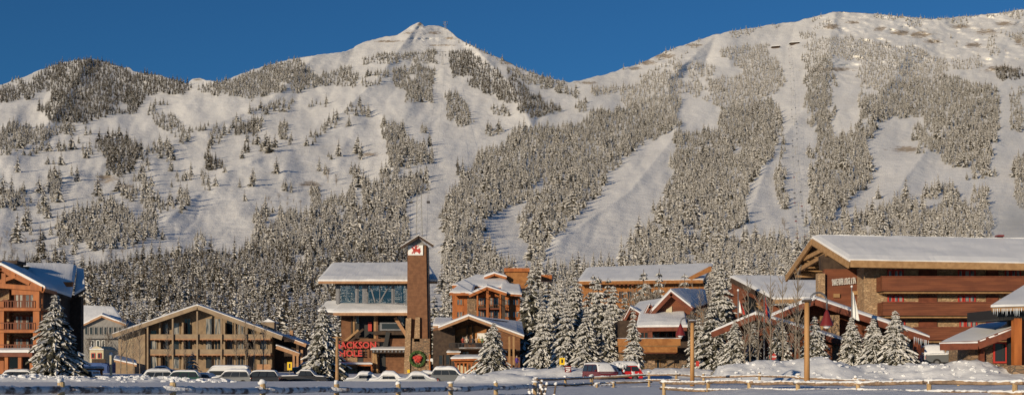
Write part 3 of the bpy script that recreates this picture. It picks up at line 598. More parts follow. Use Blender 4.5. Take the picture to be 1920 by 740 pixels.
# ---------------------------------------------------------------- building helpers
class Fr:
    """local frame of a building: front plane at distance Y, origin on the ground below pixel column px0"""
    def __init__(s, name, px0, Y, label, cat, group=None):
        s.Y = Y; s.ox = (px0 - 960) * Y / F
        s.root = empty(name, (s.ox, Y, 0), 0, label, cat, group)
    def p(s, px, py, d=0.):
        Yw = s.Y + d; return Vector(((px - 960) * Yw / F - s.ox, d, EYE + (HY - py) * Yw / F))
    def x(s, px, d=0.): return s.p(px, 0, d).x
    def z(s, py, d=0.): return s.p(0, py, d).z
    def poly(s, pts, d=0.): return [s.p(a, b, d) for a, b in pts]
    def wall(s, name, m, pts, d=0., depth=.3, parent=None, bevel=0):
        mb = MB(); mb.extrude(s.poly(pts, d), (0, depth, 0)); return mb.build(name, m, parent or s.root, bevel=bevel)
    def rect(s, name, m, x0, y0, x1, y1, d=0., depth=.3, parent=None, bevel=0):
        return s.wall(name, m, [(x0, y1), (x1, y1), (x1, y0), (x0, y0)], d, depth, parent, bevel)
    def addrect(s, mb, x0, y0, x1, y1, d=0., depth=.3):
        mb.extrude(s.poly([(x0, y1), (x1, y1), (x1, y0), (x0, y0)], d), (0, depth, 0))
    def beam(s, name, m, a, b, w=.3, h=None, parent=None):
        mb = MB(); mb.beam(s.p(*a), s.p(*b), w, h); return mb.build(name, m, parent or s.root)
def snow_slab(mb, c, th, n=16, m=8, seed=0, over=.12):
    """snow lying on a roof panel with corners c (eave a, eave b, ridge b, ridge a)"""
    c = [Vector(v) for v in c]; cen = sum(c, Vector()) / 4
    c = [v + (v - cen).normalized() * over for v in c]
    top = []; bot = []
    for j in range(m + 1):
        for i in range(n + 1):
            u = i / n; v = j / m
            p = (c[0] * (1 - u) + c[1] * u) * (1 - v) + (c[3] * (1 - u) + c[2] * u) * v
            e = min(u, 1 - u, v + .0, 1.0) * n; k = min(1, (min(u, 1 - u) * n) / 1.3, (v * m) / 1.3)
            f = .60 + .40 * math.sqrt(max(k, 0))
            h = th * f * (1 + .22 * float(fbm(p.x / 2.2 + seed, p.y / 2.2, 3, 51)))
            e_ = float(fbm(p.x / 1.1 + seed, p.y + j, 3, 61)); q_ = (Vector((0, -.16 * e_ - .03, -.05 * abs(e_))) if j == 0 else Vector())
            top.append(p + q_ + Vector((0, 0, max(h, .04)))); bot.append(p.copy())
    N_ = len(top); fs = []
    W_ = n + 1
    for j in range(m):
        for i in range(n):
            a = j * W_ + i; fs.append([a, a + 1, a + 1 + W_, a + W_]); fs.append([N_ + a, N_ + a + W_, N_ + a + 1 + W_, N_ + a + 1])
    for i in range(n):
        fs.append([i, N_ + i, N_ + i + 1, i + 1]); a = m * W_ + i; fs.append([a, a + 1, N_ + a + 1, N_ + a])
    for j in range(m):
        a = j * W_; fs.append([a, a + W_, N_ + a + W_, N_ + a]); a = j * W_ + n; fs.append([a, N_ + a, N_ + a + W_, a + W_])
    mb.add(top + bot, fs); return mb
def roof(f, panels, m='dark_wood', th=.3, snow=.5, seed=0, fascia=None, name='roof', over=.12, n=18):
    """panels: lists of four local corners (eave a, eave b, ridge b, ridge a)"""
    mb = MB()
    for c in panels: mb.extrude(c, (0, 0, -th))
    r = mb.build(name, m, f.root)
    if snow:
        sb = MB()
        for k, c in enumerate(panels): snow_slab(sb, [Vector(v) + Vector((0, 0, .005)) for v in c], snow, n=n, seed=seed + k * 9, over=over)
        sb.build('snow_cover', 'roof_snow', r, smooth=False)
    if fascia:
        fb = MB()
        for (a, b) in fascia[1]:
            o = Vector((0, -.06, -th * .5)); fb.beam(Vector(a) + o, Vector(b) + o, .08, fascia[2] if len(fascia) > 2 else th + .16)
        fb.build('fascia', fascia[0], r)
    return r
def window(f, x0, y0, x1, y1, d=0., fm='orange_wood', gm='glass', nx=1, ny=1, fw=.12, parent=None):
    mb = MB(); a = f.p(x0, y1, d); b = f.p(x1, y0, d); X0, X1, Z0, Z1 = a.x, b.x, a.z, b.z; y0_, y1_ = d - .07, d + .05
    mb.box(X0, X1, y0_, y1_, Z1 - fw, Z1); mb.box(X0, X1, y0_ - .04, y1_, Z0, Z0 + fw)
    for k in range(nx + 1):
        xx = X0 + (X1 - X0 - fw) * k / nx; mb.box(xx, xx + fw, y0_ + .004, y1_ - .01, Z0 + fw, Z1 - fw)
    for k in range(1, ny):
        zz = Z0 + (Z1 - Z0) * k / ny; mb.box(X0 + fw, X1 - fw, y0_ + .012, y1_ - .02, zz - fw * .35, zz + fw * .35)
    w_ = mb.build('window', fm, parent or f.root)
    pb = MB(); pb.box(X0 + fw * .5, X1 - fw * .5, d - .028, d - .012, Z0 + fw * .5, Z1 - fw * .5); pb.build('pane', gm, w_)
    return w_
def railing(f, x0, x1, yt, yb, d=0., m='red_beam', step=.35, name='railing', dense=True, parent=None):
    mb = MB(); a = f.p(x0, yb, d); b = f.p(x1, yt, d)
    mb.box(a.x, b.x, d - .06, d + .06, b.z - .1, b.z); mb.box(a.x, b.x, d - .05, d + .05, a.z, a.z + .08)
    n = max(2, int((b.x - a.x) / step))
    for k in range(n + 1):
        xx = a.x + (b.x - a.x) * k / n; w_ = .05 if k % 6 else .09; mb.box(xx - w_, xx + w_, d - .035, d + .035, a.z + .08, b.z - .1)
    return mb.build(name, m, parent or f.root)

# ================================================================ 1 orange timber hotel (left)
f = Fr('timber_hotel', 0, 150, 'orange timber hotel with stacked balconies at the left edge', 'hotel')
# main gable front faces the valley, the wing behind runs away to the right
f.wall('side_wing', 'dark_wood', [(40, 704), (152, 704), (152, 556), (100, 545), (40, 540)], 14, 1)  # dark wood carries the shade on the hotel's right side
f.wall('wall', 'stone_brown', [(-160, 704), (74, 704), (74, 540), (20, 512), (-20, 505), (-160, 560)], 3.2, 8)
mb = MB(); mb.extrude([f.p(78, 704, 2), f.p(78, 545, 2), f.p(132, 552, 14), f.p(132, 704, 14)], (-.4, 0, 0)); mb.build('side_wall', 'dark_wood', f.root)  # shade of this right-facing wall is put into its dark colour
A = f.p(84, 540, -1); B = f.p(2, 497, -1); Cc = f.p(-80, 540, -1)
A2 = f.p(124, 551, 15); B2 = f.p(38, 504, 15); C2_ = f.p(-30, 540, 15)
roof(f, [[A, A2, B2, B], [Cc, C2_, B2, B]], 'orange_wood', .45, .5, 1, ('orange_wood', [(A, B), (Cc, B)], .75))
# rear wing roofs with their snow
a, b, c, d_ = f.p(84, 540, 6), f.p(133, 556, 10), f.p(143, 503, 19), f.p(40, 500, 16)
roof(f, [[a, b, c, d_]], 'dark_wood', .4, .6, 5, name='wing_roof')
a, b, c, d_ = f.p(140, 552, 13), f.p(159, 541, 14), f.p(157, 510, 21), f.p(144, 508, 20)
roof(f, [[a, b, c, d_]], 'dark_wood', .4, .5, 6, name='wing_roof')
f.wall('dormer_wall', 'orange_wood', [(118, 528), (136, 528), (134, 537), (124, 537)], 9, .5)
f.rect('chimney', 'stone_brown', -2, 494, 29, 525, 9, 2.6); f.rect('chimney', 'dark_wood', -5, 488, 32, 494, 8.8, 3.0)
f.rect('chimney', 'stone_brown', 40, 499, 52, 515, 13, 1.2)
# truss
for a, b, w_ in [((-5, 535, -1.), (80, 541, -1.), .55), ((8, 512, -1.), (8, 534, -1.), .5), ((0, 528, -1), (30, 517, -1), .45), ((10, 510, -1), (56, 532, -1), .4), ((20, 520, -.8), (50, 520, -.8), .3)]:
    f.beam('truss_beam', 'orange_wood', a, b, w_)
for x_, w_ in [(70, .75), (77, .45)]: f.beam('post', 'orange_wood', (x_, 700, -.6 if x_ == 70 else .8), (x_, 543, -.6 if x_ == 70 else .8), w_)
f.beam('post', 'orange_wood', (3, 700, -.6), (3, 565, -.6), .9)
f.beam('beam', 'orange_wood', (24, 547, -.6), (70, 547, -.6), .7)
for k, (yt, yb, wy0, wy1) in enumerate([(563, 577, 549, 572), (604, 618, 590, 613), (645, 656, 632, 652)]):
    sl = MB(); f.addrect(sl, -80, yb, 76, yb + 5, -1.2, 4.0); s_ = sl.build('balcony', 'orange_wood', f.root)
    railing(f, -60, 66, yt, yb, -1.0, 'red_wood', .32, parent=s_)
    window(f, 27, wy0, 45, yb + 1, 3.1, 'red_beam', 'curtain_glass', 2, 1, .18); window(f, 46, wy0, 66, yb + 1, 3.1, 'red_beam', 'curtain_glass', 2, 1, .18)
    f.rect('wall_panel', 'stone', -60, wy0 - 6, 17, yb, 2.6, .5)
    window(f, 5, wy0 + 12, 15, yb + 1, 2.5, 'red_beam', 'glass', 1, 1, .15)
f.rect('porch_fascia', 'red_beam', -80, 660, 60, 668, -3, 4.5)
sb = MB(); snow_slab(sb, [f.p(-80, 660, -3.1), f.p(62, 660, -3.1), f.p(62, 659, 1), f.p(-80, 659, 1)], .5, 20, 4); sb.build('snow_cover', 'roof_snow', f.root)
for x_ in (13, 38, 60): f.beam('porch_post', 'orange_wood', (x_, 704, -2.5), (x_, 668, -2.5), .4)
f.rect('door_frame', 'orange_wood', 8, 690, 42, 693, -2.0, .3)
for x_ in (11, 24): window(f, x_, 694, x_ + 12, 704, -1.8, 'orange_wood', 'glass', 1, 1, .3)
f.rect('entrance_glass', 'glass', -40, 668, 60, 704, 2.9, .1)

# ================================================================ 2 pale houses behind
f = Fr('gabled_house', 195, 300, 'pale grey gabled house with long row of upper windows', 'house')
f.wall('wall', 'grey_siding', [(150, 697), (232, 697), (232, 610), (192, 592), (150, 612)], 0, 16)
A, B, Cc = f.p(146, 612, -1), f.p(191, 591, -1), f.p(236, 608, -1)
A2, B2, C2_ = f.p(152, 600, 10), f.p(160, 575, 16), f.p(225, 594, 14)
roof(f, [[A, f.p(150, 612, 9), f.p(195, 590, 9), B], [Cc, f.p(238, 606, 9), f.p(195, 590, 9), B]], 'grey_siding', .35, .5, 2, ('trim', [(A, B), (Cc, B)], .5))
roof(f, [[f.p(146, 611, 6), f.p(234, 607, 6), f.p(214, 578, 15), f.p(150, 575, 15)]], 'dark_wood', .4, .5, 3, name='main_roof')
for x_ in range(159, 226, 9): window(f, x_, 612, x_ + 6, 627, -.1, 'grey_siding', 'glass', 1, 1, .12)
for x_ in (171, 181, 191): window(f, x_, 637, x_ + 6, 650, -.1, 'white', 'glass', 1, 1, .12)
f.rect('balcony', 'grey_siding', 155, 629, 232, 634, -1.5, 1.4)
f = Fr('clapboard_cottage', 181, 255, 'small cream cottage front with curved parapet and red trimmed windows', 'house')
f.wall('wall', 'cream', [(168, 696), (194, 696), (194, 655), (190, 651), (181, 648), (173, 651), (168, 655)], 0, 9)
window(f, 171, 661, 178, 671, -.1, 'red', 'glass'); window(f, 183, 661, 190, 671, -.1, 'red', 'glass'); window(f, 182, 676, 188, 695, -.1, 'red', 'glass')
sb = MB(); snow_slab(sb, [f.p(168, 655, -.2), f.p(194, 655, -.2), f.p(194, 653, 9), f.p(168, 653, 9)], .4, 10, 5); sb.build('snow_cover', 'roof_snow', f.root)
f.rect('deck_rail', 'dark_wood', 172, 672, 198, 681, -2.5, .2)
f = Fr('beige_shed', 233, 200, 'small beige plank shed with sloping snowy roof beside the condominium', 'shed')
f.wall('wall', 'beige', [(217, 700), (252, 700), (252, 683), (217, 676)], 0, 6)
A, B = f.p(214, 674, -.5), f.p(256, 683, -.5)
roof(f, [[A, B, f.p(255, 678, 7), f.p(216, 668, 7)]], 'trim', .3, .35, 3)
f = Fr('tarp_tent', 178, 215, 'dark blue tarpaulin tent behind the orange beam gate', 'tent')
f.wall('cover', 'tarp', [(150, 702), (204, 702), (203, 683), (192, 680), (160, 679), (152, 684)], 0, 7, bevel=.2)
f.rect('door_flap', 'blue', 172, 687, 182, 702, -.06, .05); f.beam('pole', 'dark_metal', (150, 702, -.1), (152, 682, -.1), .12)
f = Fr('beam_gate', 170, 165, 'low orange beam gate capped with snow beside the big left spruce', 'gate')
f.rect('beam', 'orange_wood', 150, 690, 193, 694, 0, .5); f.beam('post', 'orange_wood', (190, 704, .2), (190, 694, .2), .3); f.beam('post', 'orange_wood', (153, 704, .2), (153, 694, .2), .3)
sb = MB(); snow_slab(sb, [f.p(149, 690, -.1), f.p(194, 690, -.1), f.p(194, 690, .7), f.p(149, 690, .7)], .3, 12, 3); sb.build('snow_cover', 'roof_snow', f.root)
f = Fr('pale_post', 208, 160, 'tall pale green post left of the beige shed', 'post')
mb = MB(); mb.tube([f.p(208, 704), f.p(208, 664)], .17, 8); mb.build('pole', 'cream', f.root); mb = MB(); mb.blob(f.p(208, 663), .25, 3, .1); mb.build('snow_cap', 'snow', f.root)

# ================================================================ 3 beige condominium
f = Fr('condominium', 380, 232, 'beige three storey condominium under one wide snowy gable', 'condominium')
f.wall('wall', 'beige', [(276, 697), (510, 697), (510, 628), (460, 607), (400, 584), (372, 576), (330, 588), (276, 613)], 1.9, 16)
f.wall('left_wall', 'beige_plain', [(222, 697), (272, 697), (272, 614), (222, 632)], .4, 15)
f.wall('shadow_wing', 'dark_wood', [(512, 697), (560, 697), (560, 642), (512, 632)], 4.5, 10)  # dark colour stands in for shade on this end of the condominium
A, B, Cc = f.p(211, 627, -1.6), f.p(370, 573, -1.6), f.p(529, 631, -1.6)
A2, B2, C2_ = f.p(222, 626, 18), f.p(378, 575, 18), f.p(531, 628, 18)
roof(f, [[A, A2, B2, B], [Cc, C2_, B2, B]], 'dark_wood', .45, .45, 4, ('beige_plain', [(A, B), (Cc, B)], .75))
a, b = f.p(528, 628, 1), f.p(574, 645, 1)
roof(f, [[b, f.p(590, 646, 14), f.p(545, 628, 14), a]], 'dark_wood', .4, .2, 8, ('trim', [(a, b)], .7), name='lower_roof')
a, b = f.p(518, 648, 0), f.p(561, 663, 0)
roof(f, [[b, f.p(566, 663, 6), f.p(526, 648, 6), a]], 'dark_wood', .4, .35, 9, ('trim', [(a, b)], .65), name='entry_roof')
for x_ in (551, 558, 566): f.beam('column', 'trim', (x_, 698, 1.5), (x_, 655, 1.5), .4)
ch = f.rect('chimney', 'beige_plain', 490, 602, 514, 625, 8, 2.2)
mb = MB(); mb.extrude([f.p(489, 603, 7.8), f.p(516, 603, 7.8), f.p(503, 597, 7.8)], (0, 2.6, 0)); mb.build('cap', 'roof_snow', ch)
f.rect('chimney', 'trim', 543, 619, 549, 630, 9, 1.2)
# window bays per storey
for k, (y0, y1) in enumerate([(596, 627), (636, 656), (667, 691)]):
    xs_ = [282, 303, 324, 345, 385, 402, 424, 445, 466, 488]
    for j, x_ in enumerate(xs_):
        ytop = y0
        if k == 0: ytop = max(y0, 604 if x_ < 330 or x_ > 440 else 592) + (14 if x_ < 300 or x_ > 470 else 0)
        window(f, x_, ytop, x_ + 13, y1, 1.8, 'beige_plain', 'curtain_glass' if (j + k) % 3 else 'glass', 2 if j % 2 else 1, 1, .12)
    for x_ in (298, 341, 419, 461): f.rect('divider', 'beige_plain', x_, max(y0 - (0 if k else -8), 0), x_ + 3, y1, .2, 1.6)
for (yt, yb) in ((626, 634), (654, 663)):
    sl = MB(); f.addrect(sl, 277, yb, 507, yb + 2.5, -1.0, 2.8); s_ = sl.build('balcony', 'trim', f.root)
    f.rect('parapet', 'beige_plain', 277, yt, 507, yb, -1.0, .15, s_)
    bb = MB()
    for x_ in range(280, 507, 9): f.addrect(bb, x_, yb + 2.5, x_ + 1.6, yb + 4.5, -1.0, 2.5)
    bb.build('joists', 'red_beam', s_)
for x_ in (277, 324, 370, 415, 461): f.beam('column', 'beige_plain', (x_, 698, -1.25), (x_, {277: 612, 324: 596, 370: 583, 415: 594, 461: 610}[x_], -1.25), .28)
f.rect('low_wall', 'trim', 482, 682, 508, 697, -1.2, .3)
# pale lettering on the left wall (too blurred in the photograph to be read)
mb = MB()
for ry_, n_l in ((634, 6), (641, 5)):
    for k in range(n_l):
        x_ = 235 + k * 3.9; 
        if (k + int(ry_)) % 4 != 2: mb.extrude(f.poly([(x_, ry_ + 4), (x_ + .6, ry_ + 4), (x_ + .6, ry_), (x_, ry_)], .34), (0, .05, 0))
        mb.extrude(f.poly([(x_ + .6, ry_ + .6), (x_ + 2.4, ry_ + .6), (x_ + 2.4, ry_), (x_ + .6, ry_)], .34), (0, .05, 0))
        if k % 2: mb.extrude(f.poly([(x_ + .6, ry_ + 4), (x_ + 2.4, ry_ + 4), (x_ + 2.4, ry_ + 3.4), (x_ + .6, ry_ + 3.4)], .34), (0, .05, 0))
mb.build('lettering', 'cream', f.root)

# ================================================================ 4 tram station with clock-like tower
def text_mesh(name, s, m, parent, loc, size, ext=.05, rot=(PI / 2, 0, 0), bold=.02, sx=1.):
    cu = bpy.data.curves.new(name, 'FONT'); cu.body = s; cu.size = size; cu.extrude = ext; cu.offset = bold; cu.resolution_u = 2; cu.space_character = 1.12 if sx < .5 else 1
    o = bpy.data.objects.new(name, cu); COL.objects.link(o); bpy.context.view_layer.update()
    dg = bpy.context.evaluated_depsgraph_get(); me = bpy.data.meshes.new_from_object(o.evaluated_get(dg)); me.name = name
    bpy.data.objects.remove(o); me.materials.clear(); me.materials.append(M[m])
    o = bpy.data.objects.new(name, me); COL.objects.link(o); o.parent = parent; o.location = loc; o.rotation_euler = rot; o.scale = (sx, 1, 1)
    return o
f = Fr('tram_station', 700, 205, 'brown tram station with glazed deck under a wide snowy roof', 'station')
f.wall('wall', 'brown_wood', [(640, 704), (765, 704), (765, 634), (640, 634)], 0, 14)
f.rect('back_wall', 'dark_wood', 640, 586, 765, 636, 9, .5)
f.rect('side_wall', 'brown_wood', 640, 588, 660, 636, 3, .5)
# glazed deck
for a, b in ((636, 668), (669, 684), (685, 690), (690, 737), (738, 765)):
    if b - a > 8: f.rect('glass_panel', 'clear_glass', a, 534, b, 568, .0, .06)
for x_, w_ in ((633, .5), (636, .3), (668, .35), (671, .2), (682, .45), (686, .35), (736, .35), (739, .15), (763, .4), (712, .12)): f.beam('mullion', 'metal', (x_, 569, -.1), (x_, 530, -.1), w_)
for a, b in (((694, 534), (703, 566)), ((730, 534), (712, 566)), ((632, 569), (766, 569)), ((632, 533), (766, 533))): f.beam('brace', 'metal', (*a, -.15), (*b, -.15), .2)
for x_ in (650, 690, 725, 755): f.beam('mullion', 'metal', (x_, 568, 12), (x_, 530, 12), .25)
f.rect('deck_machinery', 'metal', 692, 546, 735, 558, 6, 2.5)
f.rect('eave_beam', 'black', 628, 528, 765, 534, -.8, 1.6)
A, B, Cc, D = f.p(597, 527, -3), f.p(820, 527, -3), f.p(802, 497, 11), f.p(622, 498, 11)
roof(f, [[A, B, Cc, D]], 'dark_wood', .35, .55, 11, ('trim', [(A, B)], .4), n=40)
# lower roof
A, B, Cc, D = f.p(625, 586, -3.5), f.p(785, 586, -3.5), f.p(780, 579, -1.0), f.p(640, 568, 1.0)
roof(f, [[A, B, Cc, D]], 'dark_wood', .4, .45, 12, ('trim', [(A, B)], .45), name='lower_roof', n=30)
A, B, Cc, D = f.p(597, 583, 0), f.p(632, 586, -2.6), f.p(650, 568, 1.5), f.p(612, 568, 4)
roof(f, [[A, B, Cc, D]], 'dark_wood', .4, .4, 13, name='lower_roof')
# dock bay: black slab painting the unlit opening, posts, struts and the docked cabin
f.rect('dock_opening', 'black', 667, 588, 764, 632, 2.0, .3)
for x_, m_ in ((663, 'tan_wood'), (703, 'tan_wood'), (707, 'brown_wood'), (660, 'dark_wood')): f.beam('post', m_, (x_, 636, .2), (x_, 589, .2), .35)
for a, b, w_, m_ in (((741, 595, -.3), (762, 628, -.3), .55, 'trim'), ((640, 645, -.6), (672, 618, -.6), .35, 'tan_wood'), ((666, 628, -.6), (682, 616, -.6), .35, 'dark_wood'), ((655, 640, -.6), (676, 625, -.6), .3, 'dark_wood'), ((722, 655, -.4), (728, 622, -.4), .7, 'black')):
    f.beam('strut', m_, a, b, w_)
f.rect('balcony', 'dark_wood', 700, 620, 762, 627, -.4, 2); f.rect('parapet', 'metal', 712, 604, 755, 619, -.3, .15); f.rect('parapet', 'glass', 716, 606, 750, 616, -.34, .03)
f.rect('red_panel', 'red', 690, 603, 697, 620, 1.5, .3); f.rect('white_panel', 'curtain_glass', 667, 590, 673, 605, 1.6, .3); f.rect('white_panel', 'curtain_glass', 746, 590, 758, 612, 1.6, .3)
f.rect('doorway', 'black', 711, 640, 731, 652, -.05, .3); f.rect('doorway', 'black', 712, 660, 723, 700, -.05, .3); f.rect('doorway', 'black', 671, 654, 681, 698, -.05, .3)  # black slabs stand in for the unlit doorways
f.rect('garage_door', 'brown_wood', 724, 667, 760, 700, -.12, .1)
f.rect('wall_panel', 'stone', 652, 662, 670, 700, -.2, .3); f.rect('wall_panel', 'stone', 697, 660, 709, 700, -.25, .3)
for a, b in (((698, 700, -.9), (702, 660, -.9)), ((708, 700, -.9), (704, 660, -.9))): f.beam('strut', 'tan_wood', a, b, .3)
aw = f.rect('awning', 'dark_wood', 697, 655, 786, 661, -3.0, 3.0)
sb = MB(); snow_slab(sb, [f.p(696, 655, -3.1), f.p(784, 655, -3.1), f.p(780, 652, 0), f.p(700, 652, 0)], .28, 30, 4); sb.build('snow_cover', 'roof_snow', aw)
mb = MB()
for x_ in range(699, 785, 7): f.addrect(mb, x_, 656, x_ + 3, 659.5, -3.15, .2)
mb.build('rafter_tail', 'metal', aw)
aw = f.rect('canopy', 'orange_wood', 637, 682, 697, 685.5, -3, 3)
sb = MB(); snow_slab(sb, [f.p(637, 682, -3.1), f.p(697, 682, -3.1), f.p(697, 681, 0), f.p(637, 681, 0)], .32, 20, 4); sb.build('snow_cover', 'roof_snow', aw)
f.beam('canopy_post', 'orange_wood', (697, 700, -2.7), (697, 685, -2.7), .25)
# lettering, standing on its own frame
s1 = text_mesh('sign_lettering', 'JACKSON', 'sign_red', f.root, f.p(634, 652, -1.0), 1.5, .08, bold=.04, sx=.97)
s2 = text_mesh('sign_lettering', 'HOLE', 'sign_red', f.root, f.p(636, 667, -1.0), 1.4, .08, bold=.04, sx=1.06)
f.rect('sign_rail', 'red_beam', 634, 638, 712, 639.5, -1.0, .15)
for x_ in (637, 663, 686, 709): f.beam('sign_post', 'dark_metal', (x_, 668, -.85), (x_, 638, -.85), .12)

# the tower
f = Fr('sign_tower', 782, 197, 'tall slim brown tower with white emblem sign and little gable roof', 'tower')
f.wall('wall', 'brown_wood', [(763, 704), (803, 704), (799, 460), (764, 460)], 0, 4.0)
f.wall('shaded_side', 'dark_metal', [(803, 704), (807, 704), (801, 460), (799, 460)], .3, 4.2)  # tower's right face in shade, painted as a dark strip
f.wall('stone_base', 'stone_brown', [(760, 704), (806, 704), (806, 634), (760, 634)], -.5, 4.8)
f.wall('stone_pier', 'stone', [(757, 704), (768, 704), (771, 596), (761, 596)], -.8, 1.2); f.wall('stone_pier', 'stone', [(776, 640), (787, 640), (787, 594), (779, 594)], -.5, .6)
sg = f.rect('emblem_sign', 'white', 765, 458, 793, 478, -.18, .18)
A, B, Cc = f.p(751, 462, -1.2), f.p(785, 441, -1.2), f.p(813, 459, -1.2)
roof(f, [[A, f.p(756, 462, 5), f.p(787, 442, 5), B], [Cc, f.p(812, 460, 5), f.p(787, 442, 5), B]], 'dark_wood', .3, .16, 15, ('dark_wood', [(A, B), (Cc, B)], .5), n=8)
f.wall('gable', 'grey_siding', [(764, 460), (799, 459), (785, 446)], -.2, 3.8)
# emblem: rider on a bucking horse, plain red silhouette with blocks of lettering
mb = MB()
def stroke(pts, w_):
    for a, b in zip(pts[:-1], pts[1:]): mb.beam(f.p(*a, -.22), f.p(*b, -.22), w_, .05, up=(0, 1, 0))
def flat(pts): mb.extrude(f.poly(pts, -.23), (0, .05, 0))
flat([(774, 470), (777, 466), (782, 466), (785, 469), (783, 472), (777, 472)]); flat([(775, 469), (771, 464), (773, 462), (778, 467)])
stroke([(775, 471), (772, 475)], .16); stroke([(778, 471), (776, 475)], .16); stroke([(783, 471), (787, 475)], .16); stroke([(784, 469), (789, 471)], .16); stroke([(784, 467), (788, 465)], .12)
stroke([(779, 467), (780, 462)], .28); stroke([(780, 463), (785, 461)], .14); stroke([(779, 463), (774, 460)], .12); stroke([(780, 467), (777, 471)], .16); flat([(778.6, 461.5), (781.6, 461.5), (781.2, 459.6), (779, 459.6)])
mb.build('emblem', 'red', sg)
mb = MB()
for (x_, y_, w_, h_) in ((783.2, 466.5, 2.6, 6.5), (786.5, 466.5, 1.1, 6.5)): mb.extrude(f.poly([(x_, y_ + h_), (x_ + w_, y_ + h_), (x_ + w_, y_), (x_, y_)], -.26), (0, .04, 0))
mb.build('emblem_letter', 'red', sg)
# wreath hanging on the stone base
o = empty('wreath', f.root.location + f.p(783, 672, -.8), 0, 'large green wreath with red bow on the stone foot of the tower', 'wreath')
mb = MB(); q = random.Random(5); Rw = 13 * 197 / F
for k in range(34):
    t = 2 * PI * k / 34; mb.blob((Rw * math.cos(t), q.uniform(-.08, .08), Rw * math.sin(t)), (.24, .2, .24), k, .35, 6, 4)
mb.build('greenery', 'green', o)
mb = MB(); mb.blob((0, -.1, 0), (.58, .16, .58), 2, .12, 12, 6)
for sg_ in (-1, 1): mb.blob((sg_ * .42, -.2, .2), (.34, .14, .26), 7, .12, 8, 5); mb.beam((0, -.22, 0), (sg_ * .35, -.22, -.65), .2, .06)
mb.build('bow', 'red', o)

# ================================================================ 5 orange lodge behind, 6 dark chalet
f = Fr('orange_lodge', 910, 262, 'orange timber lodge with arched gable above the dark chalet', 'lodge')
f.wall('wall', 'orange_wood', [(848, 690), (975, 690), (975, 556), (945, 552), (848, 552)], 2, 16)
f.rect('wall_panel', 'stone_brown', 876, 552, 900, 610, 1.8, .3)
for x_ in (856, 945, 961): 
    for y_ in (560, 583): window(f, x_, y_, x_ + 12, y_ + 12, 1.9, 'orange_wood', 'curtain_glass', 2, 1, .15)
A, B, Cc = f.p(879, 552, -1.5), f.p(913, 537, -1.5), f.p(950, 549, -1.5)
roof(f, [[A, f.p(885, 548, 12), f.p(915, 535, 12), B], [Cc, f.p(950, 546, 12), f.p(915, 535, 12), B]], 'orange_wood', .4, .4, 16, ('orange_wood', [(A, B), (Cc, B)], .8))
f.wall('gable', 'orange_wood', [(893, 556), (938, 556), (915, 543)], .6, 1.2)
f.rect('recess_shade', 'dark_wood', 894, 547, 938, 606, 1.6, .35)  # dark slab ahead of the wall paints the shade of the porch
for x_, w_ in ((914, .55), (944, .7), (895, .3), (938, .3)): f.beam('post', 'orange_wood' if x_ != 944 else 'dark_wood', (x_, 610, -.9), (x_, 545, -.9), w_)
for x0_, x1_ in ((896, 911), (918, 936)):
    window(f, x0_, 557, x1_, 573, 1.5, 'orange_wood', 'curtain_glass', 3, 1, .15); window(f, x0_, 581, x1_, 596, 1.5, 'orange_wood', 'curtain_glass', 3, 1, .15)
for y_ in (577, 599):
    b_ = f.rect('balcony', 'red_beam', 891, y_, 942, y_ + 2.5, -.8, 2.5); railing(f, 892, 941, y_ - 7, y_, -.8, 'dark_wood', .4, parent=b_)
A, B, Cc, D = f.p(843, 549, -.5), f.p(885, 549, -.5), f.p(890, 536, 6), f.p(860, 536, 6)
roof(f, [[A, B, Cc, D]], 'orange_wood', .4, .45, 17, ('orange_wood', [(A, B)], .6), name='side_roof')
A, B, Cc, D = f.p(940, 549, -.5), f.p(978, 552, -.5), f.p(975, 536, 8), f.p(940, 534, 8)
roof(f, [[A, B, Cc, D]], 'orange_wood', .4, .45, 18, name='side_roof')
A, B, Cc, D = f.p(848, 535, 7), f.p(960, 540, 7), f.p(945, 520, 16), f.p(890, 518, 16)
roof(f, [[A, B, Cc, D]], 'orange_wood', .5, .5, 19, ('orange_wood', [(A, B)], .7), name='main_roof')
f.rect('attic_wall', 'orange_wood', 855, 534, 948, 548, 9, 1); 
A, B, Cc = f.p(908, 519, 12), f.p(927, 512, 12), f.p(950, 519, 12)
roof(f, [[A, f.p(908, 517, 20), f.p(927, 511, 20), B], [Cc, f.p(950, 517, 20), f.p(927, 511, 20), B]], 'orange_wood', .4, .4, 20, ('orange_wood', [(A, B), (Cc, B)], .6), name='dormer_roof')
f.rect('chimney_tower', 'amber_wood', 948, 509, 990, 540, 14, 6); f.rect('tower_cap', 'orange_wood', 945, 502, 993, 509, 13.4, 7)
f.rect('chimney', 'orange_wood', 935, 529, 942, 540, 10, 1); f.rect('roof_box', 'orange_wood', 1015, 515, 1035, 526, 24, 5)

f = Fr('dark_chalet', 885, 190, 'dark chalet with snowy gable and people on its balcony', 'chalet')
f.wall('wall', 'brown_wood', [(812, 703), (975, 703), (975, 628), (930, 612), (878, 599), (812, 616)], 3.4, 13)
f.wall('shadow_wall', 'dark_wood', [(812, 703), (853, 703), (853, 612), (812, 620)], 1.4, 2)  # station's shadow on the chalet is put into the dark wood colour
f.wall('balcony_wall', 'amber_wood', [(853, 643), (912, 643), (912, 616), (893, 609), (853, 619)], 3.0, .3)
f.beam('post', 'dark_wood', (876, 643, 2.7), (876, 609, 2.7), .3); f.beam('post', 'dark_wood', (886, 643, 2.7), (886, 609, 2.7), .2)
window(f, 866, 629, 882, 642, 2.95, 'brown_wood', 'curtain_glass', 2, 1, .15); window(f, 895, 624, 912, 638, 2.95, 'white', 'white', 1, 1, .1)
A, B, Cc = f.p(822, 614, -1.6), f.p(879, 592, -1.6), f.p(982, 630, -1.6)
A2, B2, C2_ = f.p(826, 612, 14), f.p(884, 596, 14), f.p(978, 605, 16)
